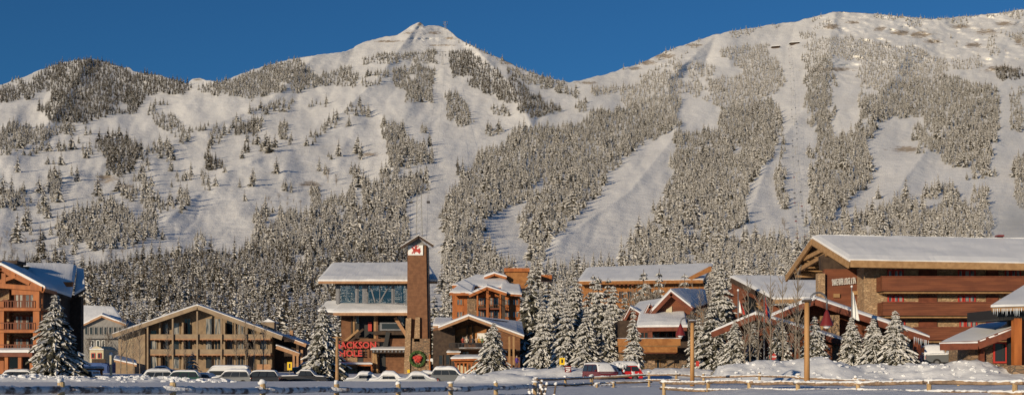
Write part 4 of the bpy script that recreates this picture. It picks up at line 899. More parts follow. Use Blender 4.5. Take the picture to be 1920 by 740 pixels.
roof(f, [[A, A2, B2, B], [Cc, C2_, B2, B]], 'dark_wood', .45, .42, 21, ('trim', [(A, B), (Cc, B)], .35))
A, B = f.p(812, 610, 0), f.p(848, 610, 0)
roof(f, [[A, B, f.p(848, 600, 7), f.p(815, 599, 7)]], 'dark_wood', .35, .4, 22, ('trim', [(A, B)], .3), name='side_roof')
b_ = f.rect('balcony', 'dark_wood', 842, 652, 935, 655, -.6, 4); railing(f, 843, 934, 642, 652, -.5, 'dark_metal', .22, parent=b_)
mb = MB(); snow_slab(mb, [f.p(862, 652, -.75), f.p(930, 652, -.75), f.p(930, 652, -.5), f.p(862, 652, -.5)], .12, 20, 2); mb.build('snow_cover', 'roof_snow', b_)
for x_ in (955, 963): f.beam('post', 'tan_wood', (x_, 700, -.8), (x_, 630, -.8), .3)
f.rect('deck', 'dark_wood', 935, 655, 975, 657, -.6, 4); 
for x_ in (822, 835, 848): window(f, x_, 664, x_ + 9, 684, 1.3, 'dark_wood', 'glass')
window(f, 866, 657, 880, 666, 3.3, 'brown_wood', 'curtain_glass', 2)
f.rect('small_roof', 'trim', 838, 660, 862, 664, -1, 3); mb = MB(); snow_slab(mb, [f.p(838, 660, -1.1), f.p(863, 660, -1.1), f.p(862, 658, 2), f.p(840, 658, 2)], .3, 10, 3); mb.build('snow_cover', 'roof_snow', f.root)
f = Fr('entrance_porch', 882, 181, 'bright orange slatted porch capped with snow below the chalet', 'porch')
f.wall('header', 'orange_wood', [(851, 680), (920, 680), (912, 672), (852, 672)], 0, 3); f.beam('post', 'orange_wood', (855, 702, .2), (855, 680, .2), .35); f.beam('post', 'orange_wood', (908, 702, .2), (908, 680, .2), .35)
for k in range(6): f.beam('slat', 'orange_wood', (862 + k * 7.3, 702, .2), (862 + k * 7.3, 680, .2), .22)
f.rect('back_wall', 'cream', 858, 684, 908, 703, 2.6, .2); f.rect('side_screen', 'orange_wood', 905, 678, 924, 702, -.4, .2)
A, B = f.p(846, 672, -.8), f.p(914, 671, -.8)
roof(f, [[A, B, f.p(908, 668, 3.5), f.p(853, 668, 3.5)]], 'orange_wood', .3, .35, 23)

# ================================================================ 7 long roof behind the spruces
f = Fr('long_lodge', 1200, 330, 'long low lodge under one wide snow roof behind the dark spruces', 'lodge')
f.rect('wall', 'amber_wood', 1092, 528, 1320, 690, 2, 16)
A, B, Cc, D = f.p(1083, 528, -1), f.p(1318, 525, -1), f.p(1336, 496, 20), f.p(1100, 504, 20)
roof(f, [[A, B, Cc, D]], 'amber_wood', .6, .55, 24, ('amber_wood', [(A, B)], .9), n=40)
for x_ in range(1154, 1190, 8): f.beam('rafter_tail', 'red_beam', (x_, 533, -.8), (x_, 530, 2), .5)
f.wall('gable', 'amber_wood', [(1296, 524), (1334, 508), (1334, 499), (1330, 499), (1290, 520)], -1.2, 1)
for x_ in (1160, 1176): window(f, x_, 545, x_ + 9, 560, 1.9, 'amber_wood', 'glass', 2)

# ================================================================ 8 balcony lodge
f = Fr('balcony_lodge', 1225, 165, 'red gabled lodge with deep snow roof and amber plank balcony', 'lodge')
f.rect('wall', 'stone_brown', 1162, 662, 1300, 702, 4.5, 9); f.rect('upper_wall', 'dark_wood', 1162, 600, 1290, 662, 4.0, 9)
for x_ in (1200, 1222, 1246, 1268): window(f, x_, 621, x_ + 16, 635, 3.9, 'red_beam', 'glass', 2)
for x_ in (1185, 1222, 1248): window(f, x_, 672, x_ + 16, 695, 4.4, 'tan_wood', 'glass', 2)
A, B, Cc, D = f.p(1194, 614, -1.2), f.p(1288, 613, -1.2), f.p(1284, 589, 6), f.p(1200, 590, 6)
roof(f, [[A, B, Cc, D]], 'red_beam', .4, .62, 25, ('red_beam', [(A, B)], .55), n=30)
A, B, Cc = f.p(1219, 587, 4), f.p(1258, 546, 4), f.p(1298, 577, 4)
roof(f, [[A, f.p(1215, 586, 8), f.p(1260, 548, 16), B], [Cc, f.p(1326, 569, 14), f.p(1322, 547, 18), B]], 'red_beam', .45, .45, 26, ('red_beam', [(A, B), (Cc, B)], .7), name='gable_roof')
f.wall('gable', 'red_wood', [(1224, 589), (1294, 589), (1294, 578), (1258, 551)], 5.2, 8)
f.wall('gable_window', 'cream', [(1249, 588), (1260, 588), (1260, 573), (1249, 580)], 5.05, .1)
A, B, Cc = f.p(1170, 598, 5), f.p(1182, 576, 5), f.p(1205, 590, 5)
roof(f, [[A, f.p(1172, 597, 11), f.p(1186, 576, 11), B], [Cc, f.p(1208, 589, 11), f.p(1186, 576, 11), B]], 'red_beam', .3, .3, 27, ('red_beam', [(A, B), (Cc, B)], .5), name='side_gable_roof')
f.wall('side_gable', 'red_wood', [(1173, 600), (1204, 600), (1182, 580)], 5.6, 6)
A, B, Cc, D = f.p(1180, 588, 8), f.p(1225, 588, 8), f.p(1252, 563, 17), f.p(1196, 571, 17)
roof(f, [[A, B, Cc, D]], 'red_beam', .4, .45, 28, name='rear_roof')
A, B, Cc = f.p(1208, 589, 4.4), f.p(1218, 571, 4.4), f.p(1226, 581, 4.4)
roof(f, [[A, f.p(1210, 589, 8), f.p(1220, 571, 8), B]], 'red_beam', .3, .25, 29, ('red_beam', [(A, B), (B, Cc)], .5), name='side_gable_roof')
b_ = f.rect('balcony', 'amber_wood', 1158, 634, 1276, 647, -1.6, .25)
f.rect('lower_panel', 'amber_wood', 1160, 648.5, 1270, 660, -1.3, .25, b_); f.rect('deck', 'tan_wood', 1160, 647, 1272, 648.5, -1.5, 5, b_)
mb = MB(); snow_slab(mb, [f.p(1158, 634, -1.7), f.p(1276, 634, -1.7), f.p(1276, 634, -1.3), f.p(1158, 634, -1.3)], .1, 24, 2); mb.build('snow_cover', 'roof_snow', b_)
for x_ in (1219, 1271, 1196): f.beam('post', 'red_beam', (x_, 636, -.9), (x_, 614, -.9), .5)
f.rect('red_beam', 'red_beam', 1195, 659, 1268, 662, -1.0, .4)
for x_ in (1216, 1252, 1276): f.rect('stone_post', 'stone_brown', x_, 675, x_ + 12, 702, -1.2, 1.2)
f.beam('stair_rail', 'dark_metal', (1238, 692, -1.4), (1262, 678, -1.4), .12)

# ================================================================ 9 red wood gable behind flags
f = Fr('red_gable_hall', 1440, 185, 'red wood hall with asymmetric snow roof behind the flagpoles', 'hall')
f.wall('wall', 'red_wood', [(1375, 698), (1545, 698), (1545, 572), (1440, 572), (1375, 540)], 1.5, 8)
mb = MB(); mb.extrude([f.p(1440, 575, 1.6), f.p(1448, 562, -1), f.p(1371, 523, 12.6), f.p(1372, 560, 12.6)], (.3, 0, 0)); mb.build('gable_wall', 'red_wood', f.root)
f.wall('lit_panel', 'tan_wood', [(1404, 600), (1430, 600), (1430, 575), (1404, 555)], 1.3, .3)  # lighter tan paints the sunlit part of the red wall
window(f, 1406, 578, 1425, 596, 1.2, 'tan_wood', 'curtain_glass', 2)
A, B, Cc, D = f.p(1448, 561, -1.5), f.p(1550, 558, -1.5), f.p(1560, 523, 14), f.p(1370, 521, 13)
roof(f, [[A, B, Cc, D]], 'dark_wood', .5, .5, 31, ('tan_wood', [(A, B)], .7), n=30)
mb = MB(); mb.beam(D + Vector((0, -.1, -.3)), A + Vector((0, -.1, -.3)), .15, .8);  mb.build('barge_board', 'dark_wood', f.root)

# ================================================================ 10 big stone lodge (right)
f = Fr('stone_lodge', 1700, 143, 'large stone and red wood lodge with wide balconies under long roof', 'hotel')
f.wall('wall', 'stone', [(1620, 704), (2160, 704), (2160, 494), (1620, 500)], 3.0, 16)
f.wall('sign_wall', 'red_wood', [(1546, 704), (1619, 704), (1619, 504), (1546, 504)], 6, 1.0)
f.rect('rear_wall', 'stone', 1560, 520, 2100, 704, 17, .5)
f.wall('upper_gable', 'dark_wood', [(1540, 506), (1625, 506), (1625, 492), (1560, 468), (1538, 480)], 6.6, 1.0)
f.wall('stone_pier', 'stone', [(1534, 704), (1547, 704), (1547, 512), (1534, 512)], 5.4, 1.2)
A, Bf, Rr_, Rl = f.p(1594, 490, -1.0), f.p(2170, 500, -1.0), f.p(2170, 459, 10), f.p(1525, 447, 10)
Bk, Bk2 = f.p(1476, 517, 21), f.p(2130, 518, 21)
roof(f, [[A, Bf, Rr_, Rl], [Bk2, Bk, Rl, Rr_]], 'dark_wood', .5, .5, 33, ('tan_wood', [(A, Bf)], .8), n=60)
gb = MB()
o_ = Vector((-.15, 0, -.4))
gb.beam(A + o_, Rl + o_, .18, .75); gb.beam(Bk + o_, Rl + o_, .25, .8); gb.build('barge_board', 'tan_wood', f.root)
def mix3(a, b, t): return Vector(a).lerp(Vector(b), t)
tb = MB()
for t in (.35, .78): tb.beam(mix3(Rl, Bk, t) + Vector((.4, 0, -.9)), mix3(Rl, Bk, t) + Vector((6.5, -.5, -.9)), .5, .6)
tb.beam(mix3(Rl, Bk, .74) + Vector((.25, 0, -.7)), mix3(Rl, A, .35) + Vector((.25, 0, -.9)), .35, .5)
tb.beam(mix3(Rl, Bk, .38) + Vector((.25, 0, -.7)), mix3(Rl, A, .2) + Vector((.25, 0, -.9)), .35, .5)
for t in (.5, .6, .7): tb.beam(mix3(Rl, Bk, t) + Vector((.6, 0, -.7)), mix3(Rl, Bk, t) + Vector((5, -.4, -.7)), .25, .3)
tb.build('truss_beam', 'tan_wood', f.root)
pb = MB()
for t in (.12, .3, .5, .72): p_ = mix3(Rl, A, t) + Vector((.2, 0, -.8)); pb.beam(p_, p_ + Vector((3.0, 0, 0)), .5, .5)
pb.build('purlin', 'tan_wood', f.root)
f.wall('gable_soffit', 'tan_wood', [(1496, 514), (1538, 514), (1538, 511), (1500, 511)], 18, 1)
text_mesh('sign_lettering', 'SNAKE RIVER LODGE & SPA', 'white', f.root, f.p(1560.5, 535, 5.75), 1.12, .05, (PI / 2, -math.radians(5.), 0), -.004, .187)
bpy.data.objects['sign_lettering'].name  # (keeps its plain name)
for x_, y_ in ((1563, 550), (1597, 545)): f.rect('wall_lamp', 'tan_wood', x_, y_, x_ + 12, y_ + 7, 5.7, .3)
bays = [(1664, 1694, 0), (1796, 1829, 0), (1884, 1914, 0)]
for (y0, y1) in ((505, 519), (553, 566), (600, 613)):
    for (x0, x1, _) in bays:
        sh = 3 if y0 > 580 else 0
        window(f, x0 + sh, y0, x0 + sh + 10, y1 + 1, 2.9, 'red', 'curtain_glass', 1, 1, .16); window(f, x0 + sh + 11, y0, x1 + sh, y1 + 1, 2.9, 'red', 'curtain_glass', 2, 1, .16)
    f.rect('wall_panel', 'red_beam', 1723, y0, 1757, y1 + 2, 2.8, .25); f.rect('wall_panel', 'red_beam', 1850, y0, 1872, y1 + 2, 2.8, .25)
for (x0, yt, yb) in ((1654, 518, 545), (1656, 566, 591), (1715, 613, 637)):
    b_ = f.rect('balcony', 'red_wood', x0, yt, 2160, yb, .6, .25)
    f.rect('cap', 'red_beam', x0 - 1, yt - 1, 2160, yt + 1.2, .5, .45, b_); f.rect('slab', 'tan_wood', x0 + 3, yb + 1.5, 2160, yb + 4.5, 1.0, 2.0, b_); f.rect('underside_shade', 'black', x0 + 1, yb, 2160, yb + 1.5, .9, 2.1, b_)  # black strip paints the shadow line below each balcony
    s_ = MB(); s_.extrude([f.p(x0, yb, .62), f.p(x0, yt, .62), f.p(x0, yt, .62) + Vector((0, 2.3, 0)), f.p(x0, yb, .62) + Vector((0, 2.3, 0))], (.25, 0, 0)); s_.build('end_panel', 'red_wood', b_)
f.rect('ground_wall', 'stone', 1620, 650, 1760, 704, 2.6, .35)
ch = f.rect('chimney', 'dark_metal', 1873, 443, 1881, 453, 10, .6); f.rect('cap', 'maroon', 1871, 440, 1883, 443, 9.8, 1.0, ch)

# ================================================================ 11 long low entrance gables
f = Fr('entrance_hall', 1530, 128, 'low red entrance hall with long sweeping snowy gable roofs', 'hall')
A, B, Cc = f.p(1380, 622, -1), f.p(1526, 562, -1), f.p(1741, 634, -1)
roof(f, [[A, f.p(1396, 618, 9), f.p(1530, 563, 9), B], [Cc, f.p(1741, 632, 6), f.p(1530, 563, 9), B]], 'red_beam', .35, .48, 41, ('red_beam', [(A, B), (Cc, B)], .6), n=30)
f.wall('wall', 'red_wood', [(1400, 700), (1700, 700), (1700, 628), (1527, 570), (1400, 620)], 2.5, 6)
A, B, Cc = f.p(1334, 624, -4), f.p(1417, 590, -4), f.p(1582, 640, -4)
roof(f, [[A, f.p(1345, 620, 0), f.p(1420, 589, 0), B], [Cc, f.p(1584, 637, 0), f.p(1420, 589, 0), B]], 'red_beam', .35, .36, 42, ('red_beam', [(A, B), (Cc, B)], .55), name='lower_roof', n=30)
f.wall('lower_wall', 'red_wood', [(1372, 700), (1560, 700), (1560, 640), (1418, 598), (1372, 618)], -1.8, 3)
for x_ in (1556, 1636): f.rect('stone_pier', 'stone', x_, 590 if x_ < 1600 else 615, x_ + 18, 700, -.2, 1.4)
for x_ in (1485, 1510, 1540): f.beam('post', 'tan_wood', (x_, 700, 0), (x_, 592, 0), .35)
for x_ in (1366, 1400, 1440, 1475): window(f, x_, 640, x_ + 16, 662, -1.9, 'red_beam', 'glass', 2)
f.beam('post', 'red_beam', (1717, 700, -.4), (1717, 634, -.4), .4); f.beam('post', 'red_beam', (1727, 700, 2), (1727, 634, 2), .4)
f.rect('plank_bench', 'tan_wood', 1458, 677, 1490, 687, -12, .2)
def icicles(f, a, b, n, L_, parent, seed=0):
    mb = MB(); q = random.Random(seed)
    for k in range(n):
        t = (k + q.random()) / n; p_ = Vector(a).lerp(Vector(b), t); l_ = L_ * q.uniform(.3, 1)
        mb.tube([p_, p_ - Vector((0, 0, l_ * .6)), p_ - Vector((0, 0, l_))], [.035, .02, .004], 5)
    return mb.build('icicles', 'ice', parent)
M['ice'] = mat('ice', (.62, .68, .74), .15, spec=.6)
icicles(f, f.p(1712, 630, -1.1), f.p(1741, 638, -1.1), 12, 1.0, f.root)

# ================================================================ 12 carriage porch (far right)
f = Fr('carriage_porch', 1850, 112, 'carriage porch of stone and red posts with two snowy roofs', 'porch')
A, B = f.p(1762, 644, -1), f.p(1833, 642, -1); Cc = f.p(1900, 616, -1.2)
roof(f, [[A, B, f.p(1895, 604, 8), f.p(1832, 612, 8)], [B, Cc, f.p(1912, 592, 8), f.p(1895, 604, 8)]], 'red_beam', .4, .22, 44, ('red_beam', [(A, B), (B, Cc)], .75), n=20)
f.rect('wall', 'stone_brown', 1815, 648, 1902, 698, 1, 5)
window(f, 1862, 640, 1888, 680, .9, 'red', 'glass', 1, 1, .16)
f.rect('red_post', 'red_beam', 1838, 644, 1846, 698, .5, .5)
f.rect('entrance_opening', 'black', 1890, 600, 1902, 695, .2, .3)  # solid black panel, darkness of the entrance as colour
f.rect('post', 'orange_wood', 1902, 596, 1916, 693, -2.5, .7); f.rect('post', 'red_beam', 1917, 600, 1960, 693, -1.5, .7)
f.rect('pier_base', 'stone_brown', 1896, 684, 1925, 700, -3, 1.6)
A, B = f.p(1859, 575, -4), f.p(2010, 570, -4)
r_ = roof(f, [[A, B, f.p(2010, 520, 6), f.p(1925, 535, 6)]], 'dark_wood', .45, .3, 45, ('tan_wood', [(A, B)], .3), n=24, name='upper_roof')
f.rect('soffit_shade', 'black', 1868, 580, 2000, 598, -2.4, 7)  # black block paints the deep shade below the upper roof
icicles(f, f.p(1862, 578, -4.1), f.p(1935, 577, -4.1), 26, .75, r_, 3)
# ================================================================ village conifers
def big_tree(seed, px, Y, h, label, group, Rr=.21, levels=24, nbr=10, snow=.72, droop=.42, zb=None, sx=1., light=False):
    V, Q, MI = conifer_arrays(seed, Rr=Rr, levels=levels, nbr=nbr, snow=snow, detail=2, droop=droop)
    x = P2(px, Y); z = ground_at(x, Y) - .05 if zb is None else zb
    root = empty('spruce_tree', (x, Y, z), R.uniform(0, 6.28), label, 'tree', group)
    k = MI == 2
    for nm, sel, ms, off in (('trunk', k, ['bark'], 2), ('crown', ~k, ['needles', 'tree_snow'], 0)):
        idx_ = np.unique(Q[sel].ravel()); mp = np.zeros(len(V), int); mp[idx_] = np.arange(len(idx_))
        me = np_mesh(nm, V[idx_] * np.array([h * sx, h * sx, h]), mp[Q[sel]], ms, np.maximum(MI[sel] - off, 0))
        o = bpy.data.objects.new(nm, me); COL.objects.link(o); o.parent = root
    return root
def T_(seed, px, ytop, Y, label, group=None, base=None, **k):
    x = P2(px, Y); zb = ground_at(x, Y) if base is None else EYE + (HY - base) * Y / F
    ztop = EYE + (HY - ytop) * Y / F
    return big_tree(seed, px, Y, ztop - zb, label, group, zb=zb - .05, **k)
GV = 'snow laden spruces among the buildings'
T_(1, 104, 546, 138, 'big spreading snowy spruce in front of the orange timber hotel', GV, Rr=.37, levels=36, nbr=15, droop=.36, snow=.72)
T_(2, 361, 656, 175, 'small snowy spruce in front of the condominium balconies', GV, Rr=.34, levels=14, nbr=9)
T_(3, 606, 568, 150, 'wide snowy spruce hiding the first letters of the red station sign', GV, Rr=.36, levels=36, nbr=14, droop=.38, snow=.7)
T_(4, 926, 600, 160, 'bushy snowy spruce in front of the dark chalet gable', GV, Rr=0.433, levels=28, nbr=15)
T_(5, 996, 504, 215, 'dark tall spruce immediately right of the orange lodge', GV, Rr=0.242, levels=26, snow=.45)
T_(6, 1040, 530, 182, 'broad snow heaped spruce, left one of the group behind the yellow sign', GV, Rr=0.306, levels=26, nbr=14, snow=.9)
T_(7, 1078, 516, 190, 'tall snow heaped spruce in the middle of the group behind the yellow sign', GV, Rr=0.255, levels=28, nbr=14, snow=.9)
T_(8, 1122, 512, 188, 'tall snow heaped spruce behind the burgundy van', GV, Rr=0.229, levels=28, nbr=13, snow=.85)
T_(9, 1150, 528, 185, 'narrow snow heaped spruce at the left end of the amber balcony', GV, Rr=0.229, levels=26, nbr=12, snow=.9)
T_(10, 1187, 572, 150, 'thin pointed spruce standing before the amber plank balcony', GV, Rr=0.165, levels=26, nbr=11, snow=.85)
T_(11, 1207, 498, 290, 'spruce rising in front of the long roof, left of a twin', GV, Rr=0.281, levels=18, snow=.6)
T_(12, 1236, 497, 288, 'slim spruce rising in front of the long roof, right of a twin', GV, Rr=0.204, levels=18, snow=.6)
T_(13, 1284, 506, 280, 'bushy spruce before the right end of the long roof', GV, Rr=0.332, levels=18, snow=.6)
T_(14, 1352, 490, 178, 'very tall rimed spruce left of the red gabled hall', GV, Rr=0.217, levels=30, nbr=13, snow=.6)
T_(15, 1335, 560, 150, 'dense rimed spruce beside the tall timber lamp post', GV, Rr=0.306, levels=24, nbr=13, snow=.6)
T_(16, 1310, 590, 158, 'bushy snowy spruce at the right end of the amber balcony', GV, Rr=0.382, levels=20, nbr=13, snow=.75)
T_(60, 1352, 646, 124, 'low green brown spruce under the left tip of the entrance roof', GV, Rr=0.382, levels=18, nbr=13, snow=.5)
T_(17, 1378, 594, 122, 'snowy spruce before the left end of the low entrance roof', GV, Rr=0.332, levels=28, nbr=14, snow=.7)
T_(18, 1413, 600, 124, 'slender snowy spruce left of the red stop sign', GV, Rr=0.255, levels=22, nbr=12, snow=.7)
T_(19, 1462, 592, 120, 'snowy spruce directly behind the red stop sign', GV, Rr=0.319, levels=28, nbr=14, snow=.75)
T_(20, 1527, 588, 119, 'snowy spruce partly behind the tall timber lamp post with red lantern', GV, Rr=0.319, levels=28, nbr=14, snow=.75)
T_(21, 1597, 588, 119, 'snowy spruce at the foot of the furled white flag', GV, Rr=0.361, levels=30, nbr=15, snow=.8)
T_(22, 1637, 592, 117, 'snowy spruce in the middle of the three before the sweeping roof', GV, Rr=0.361, levels=30, nbr=15, snow=.8)
T_(23, 1678, 576, 116, 'tallest right hand spruce before the end of the sweeping roof', GV, Rr=0.346, levels=32, nbr=15, snow=.85)
T_(24, 20, 660, 128, 'low snowy bush tree at the foot of the timber hotel', GV, Rr=0.510, levels=10, nbr=11) if False else None
T_(25, 815, 548, 240, 'dark spruce right of the brown sign tower', GV, Rr=0.255, levels=22, snow=.5)
T_(26, 842, 560, 300, 'spruce between the brown tower and the orange lodge', GV, Rr=0.255, levels=20, snow=.5)
T_(27, 1022, 545, 230, 'dark spruce behind the snow heaped group by the orange lodge', GV, Rr=0.281, levels=22, snow=.5)
T_(28, 1100, 545, 205, 'dark spruce half hidden inside the snow heaped group', GV, Rr=0.281, levels=22, snow=.6)
for k, (px, yt, Y, rr) in enumerate([(1018, 560, 176, .27), (1062, 560, 172, .26), (1100, 572, 170, .27), (1140, 575, 172, .25)]):
    T_(50 + k, px, yt, Y, 'lower front spruce of the heaped group behind the yellow sign, %s from left' % ['first', 'second', 'third', 'fourth'][k], GV, Rr=rr, levels=26, nbr=13, snow=.9)
# bare aspens
def aspen(px, ytop, Y, label, seed, group='bare aspens among the buildings', spread=.13, tw=60, thick=.010, mats=('aspen', 'rime'), base=None):
    x = P2(px, Y); zb = ground_at(x, Y) if base is None else base; h = EYE + (HY - ytop) * Y / F - zb
    me = bare_mesh('branches', seed, list(mats), H=h, twigs=tw, thick=thick, spread=spread)
    o = bpy.data.objects.new('aspen_tree', me); COL.objects.link(o); o.location = (x, Y, zb); return tag(o, label, 'tree', group)
AS = [(226, 590, 190, 'leafless aspen left of the beige shed'), (238, 585, 192, 'leafless aspen rising over the beige shed roof'), (262, 600, 196, 'leafless aspen right of the beige shed'), (316, 612, 200, 'bare aspen before the left balconies of the condominium'),
      (444, 600, 205, 'bare aspen before the right balconies of the condominium'), (462, 592, 207, 'pale bare aspen before the right balconies of the condominium'), (476, 598, 204, 'bare aspen left of the condominium low brick wall'), (493, 590, 200, 'dark bare aspen at the right corner of the condominium'),
      (1408, 520, 118, 'tall bare aspen before the red hall window'), (1421, 540, 118, 'bare aspen left of the blue furled flag'), (1445, 500, 118, 'tall bare aspen right of the blue furled flag'), (1468, 510, 117, 'bare aspen over the low entrance roof valley'), (1490, 500, 116, 'bare aspen just left of the timber lamp post'), (1500, 520, 118, 'bare aspen hugging the timber lamp post'),
      (250, 610, 197, 'thin bare aspen behind the beige shed'), (348, 640, 202, 'small bare aspen beside the little spruce'), (1318, 540, 165, 'bare tree among the rimed spruces by the lamp post'), (1395, 560, 121, 'thin bare aspen before the red hall gable')]
for k, (px, yt, Y, lb) in enumerate(AS): aspen(px, yt, Y, lb, 600 + k, mats=('aspen', 'rime') if px > 470 or k % 2 else ('brush', 'aspen'), thick=.0062, spread=.085, tw=44)

for k, (px, yt, Y) in enumerate([(1085, 520, 260), (1112, 508, 262), (1140, 515, 258), (1172, 540, 300)]):
    T_(40 + k, px, yt, Y, 'dark spruce against the left part of the long roof, %s of four' % ['first', 'second', 'third', 'last'][k], GV, Rr=.22, levels=20, snow=.55)
for k in range(11):
    px = 1196 + k * 12.5; aspen(px, 540 + (k * 37 % 22), 262 + k % 3, 'leafless tree of the thicket below the long roof', 700 + k, 'thicket of leafless trees below the long roof', spread=.22, tw=60, thick=.011, mats=('brush', 'rime'))
for k in range(14):
    px = 135 + k * 34; aspen(px, 610 + (k * 53 % 30), 285 + k % 4 * 6, 'leafless tree of the band behind the condominium', 720 + k, 'band of leafless trees behind the condominium', spread=.24, tw=60, thick=.011, mats=('brush', 'rime'))
# ================================================================ vehicles
def car(kind, px, Y, rz, col, label, snow=.25, group='vehicles parked in the snow', base=None, name=None):
    spec = {'sedan': (4.5, 1.75, 1.40, [(0, .35), (0, .72), (.25, .85), (1.2, .93), (1.75, 1.38), (2.2, 1.42), (3.0, 1.40), (3.8, .98), (4.4, .92), (4.5, .6), (4.5, .35)]),
            'suv': (4.7, 1.85, 1.75, [(0, .4), (0, .85), (.2, 1.0), (1.15, 1.1), (1.7, 1.68), (2.2, 1.75), (4.2, 1.73), (4.6, 1.1), (4.7, .9), (4.7, .4)]),
            'van': (5.0, 1.95, 1.95, [(0, .4), (0, .95), (.5, 1.12), (1.2, 1.85), (1.6, 1.93), (4.85, 1.93), (5.0, 1.2), (5.0, .4)]),
            'camper': (6.6, 2.2, 2.7, [(0, .5), (0, 1.2), (.5, 1.5), (1.0, 2.2), (1.5, 2.65), (6.5, 2.65), (6.6, 1.5), (6.6, .5)]),
            'pickup': (5.4, 1.9, 1.8, [(0, .45), (0, .95), (.2, 1.08), (1.35, 1.15), (1.9, 1.75), (3.1, 1.78), (3.35, 1.2), (5.3, 1.15), (5.4, .9), (5.4, .45)])}[kind]
    L_, Wd, H, prof = spec; x = P2(px, Y); z = (ground_at(x, Y) if base is None else base) - .02
    root = empty(name or {'sedan': 'parked_car', 'suv': 'parked_car', 'van': 'parked_van', 'camper': 'camper_van', 'pickup': 'pickup_truck'}[kind], (x, Y, z), rz, label, {'sedan': 'car', 'suv': 'car', 'van': 'van', 'camper': 'camper', 'pickup': 'truck'}[kind], group)
    def ring(s): return [(a - L_ / 2, b) for a, b in prof]
    pts = ring(0); belt = {'sedan': .95, 'suv': 1.10, 'van': 1.14, 'camper': 1.5, 'pickup': 1.16}[kind]
    secs = []
    for t, sc_ in ((-1, .96), (-.93, 1), (.93, 1), (1, .96)):
        secs.append([(a * (.985 if abs(t) == 1 else 1), t * Wd / 2 * (1 - .22 * max(0, (b - .95 * belt)) / max(H - belt, .3) if b > belt else 1), b if abs(t) != 1 else b - (b - .4) * .02) for a, b in pts])
    mb = MB(); n = len(pts); vs = [v for s_ in secs for v in s_]; fs = [list(range(n)), [3 * n + i for i in range(n)][::-1]]
    for s_ in range(3):
        for i in range(n): fs.append([s_ * n + i, s_ * n + (i + 1) % n, (s_ + 1) * n + (i + 1) % n, (s_ + 1) * n + i])
    mb.add(vs, fs); body = mb.build('body', col, root, bevel=.03)
    # side glass, windscreen, rear glass
    roofx = [a for a, b in pts if b > H - .12]; xa, xb = min(roofx), max(roofx); zt = H - .12; zb_ = belt + .04
    front = xa - (zt - zb_) * .75; rear = min(xb + (zt - zb_) * .35, L_ / 2 - .15)
    if kind == 'pickup': rear = xb + .05
    for sg in (-1, 1):
        yb_ = sg * (Wd / 2 + .005); yt_ = sg * (Wd / 2 * .82 + .012)
        nwin = 3 if kind in ('suv', 'van') else 2; gl = MB()
        for k in range(nwin):
            u0 = k / nwin + .02; u1 = (k + 1) / nwin - .02
            gl.extrude([(front + (rear - front) * u0, yb_, zb_), (front + (rear - front) * u1, yb_, zb_), (xa + (xb - xa) * u1, yt_, zt), (xa + (xb - xa) * u0, yt_, zt)], (0, sg * .015, 0))
        if kind == 'camper':
            gl = MB(); gl.box(-2.2, 2.6, yb_ - .01, yb_ + .02 * sg, 1.45, 2.05) if sg > 0 else gl.box(-2.2, 2.6, yb_ - .03, yb_, 1.45, 2.05)
        gl.build('side_window', 'glass', root)
    ws = MB(); ws.extrude([(front - .10, -Wd * .40, zb_), (front - .10, Wd * .40, zb_), (xa - .08, Wd * .36, zt), (xa - .08, -Wd * .36, zt)], (-.02, 0, .02)); ws.build('windscreen', 'glass', root)
    rw = MB(); rw.extrude([(rear + .10, -Wd * .38, zb_ + .05), (rear + .10, Wd * .38, zb_ + .05), (xb + .10, Wd * .34, zt), (xb + .10, -Wd * .34, zt)], (.03, 0, 0)); rw.build('rear_window', 'glass', root)
    for wx in (-L_ * .32, L_ * .31):
        for sg in (-1, 1):
            wb = MB(); r_ = .34 if kind in ('sedan',) else .39; wb.tube([(wx, sg * (Wd / 2 - .18), r_), (wx, sg * (Wd / 2 + .01), r_)], r_, 14); w_ = wb.build('wheel', 'rubber', root)
            hb = MB(); hb.tube([(wx, sg * (Wd / 2 + .012), r_), (wx, sg * (Wd / 2 + .03), r_)], r_ * .55, 10); hb.build('hub', 'metal', w_)
    for sg in (-1, 1):
        hl = MB(); hl.box(-L_ / 2 - .02, -L_ / 2 + .05, sg * Wd * .36 - .14, sg * Wd * .36 + .14, .62, .78); hl.build('headlight', 'white', root)
        tl = MB(); tl.box(L_ / 2 - .05, L_ / 2 + .02, sg * Wd * .40 - .09, sg * Wd * .40 + .09, .75, 1.0); tl.build('taillight', 'red', root)
        mr = MB(); mr.blob((front + .15, sg * (Wd / 2 + .12), zb_ + .1), (.08, .12, .09), 1, .05); mr.build('mirror', col, root)
    bp_ = MB(); bp_.box(-L_ / 2 - .06, -L_ / 2 + .06, -Wd * .46, Wd * .46, .38, .56); bp_.box(L_ / 2 - .06, L_ / 2 + .06, -Wd * .46, Wd * .46, .38, .56); bp_.build('bumper', 'black', root)
    if snow:
        sb = MB(); q = random.Random(int(px))
        top = [(a, b) for a, b in pts if b > belt - .18]; a0, a1 = min(t[0] for t in top) + .05, max(t[0] for t in top) - .05
        xs_ = np.linspace(a0, a1, 22); zz = np.interp(xs_, [t[0] for t in top], [t[1] for t in top]); J = 9
        vt = []; vb = []
        for i, (xx, z_) in enumerate(zip(xs_, zz)):
            half = Wd / 2 * (1 - .2 * max(0, z_ - belt) / max(H - belt, .3)) + .02
            slope = abs(np.gradient(zz, xs_)[i]); k_ = 1 / (1 + .5 * slope)
            for j in range(J):
                v = j / (J - 1) * 2 - 1; e = (1 - abs(v) ** 4) * min(1, min(i, 21 - i) / 1.5 + .25)
                vt.append((xx, v * half, z_ + .02 + snow * (1.0 if z_ > belt + .2 else .55) * k_ * (.3 + .7 * e) * q.uniform(.85, 1.15))); vb.append((xx, v * half, z_ - .03))
        n_ = len(vt); fs = []
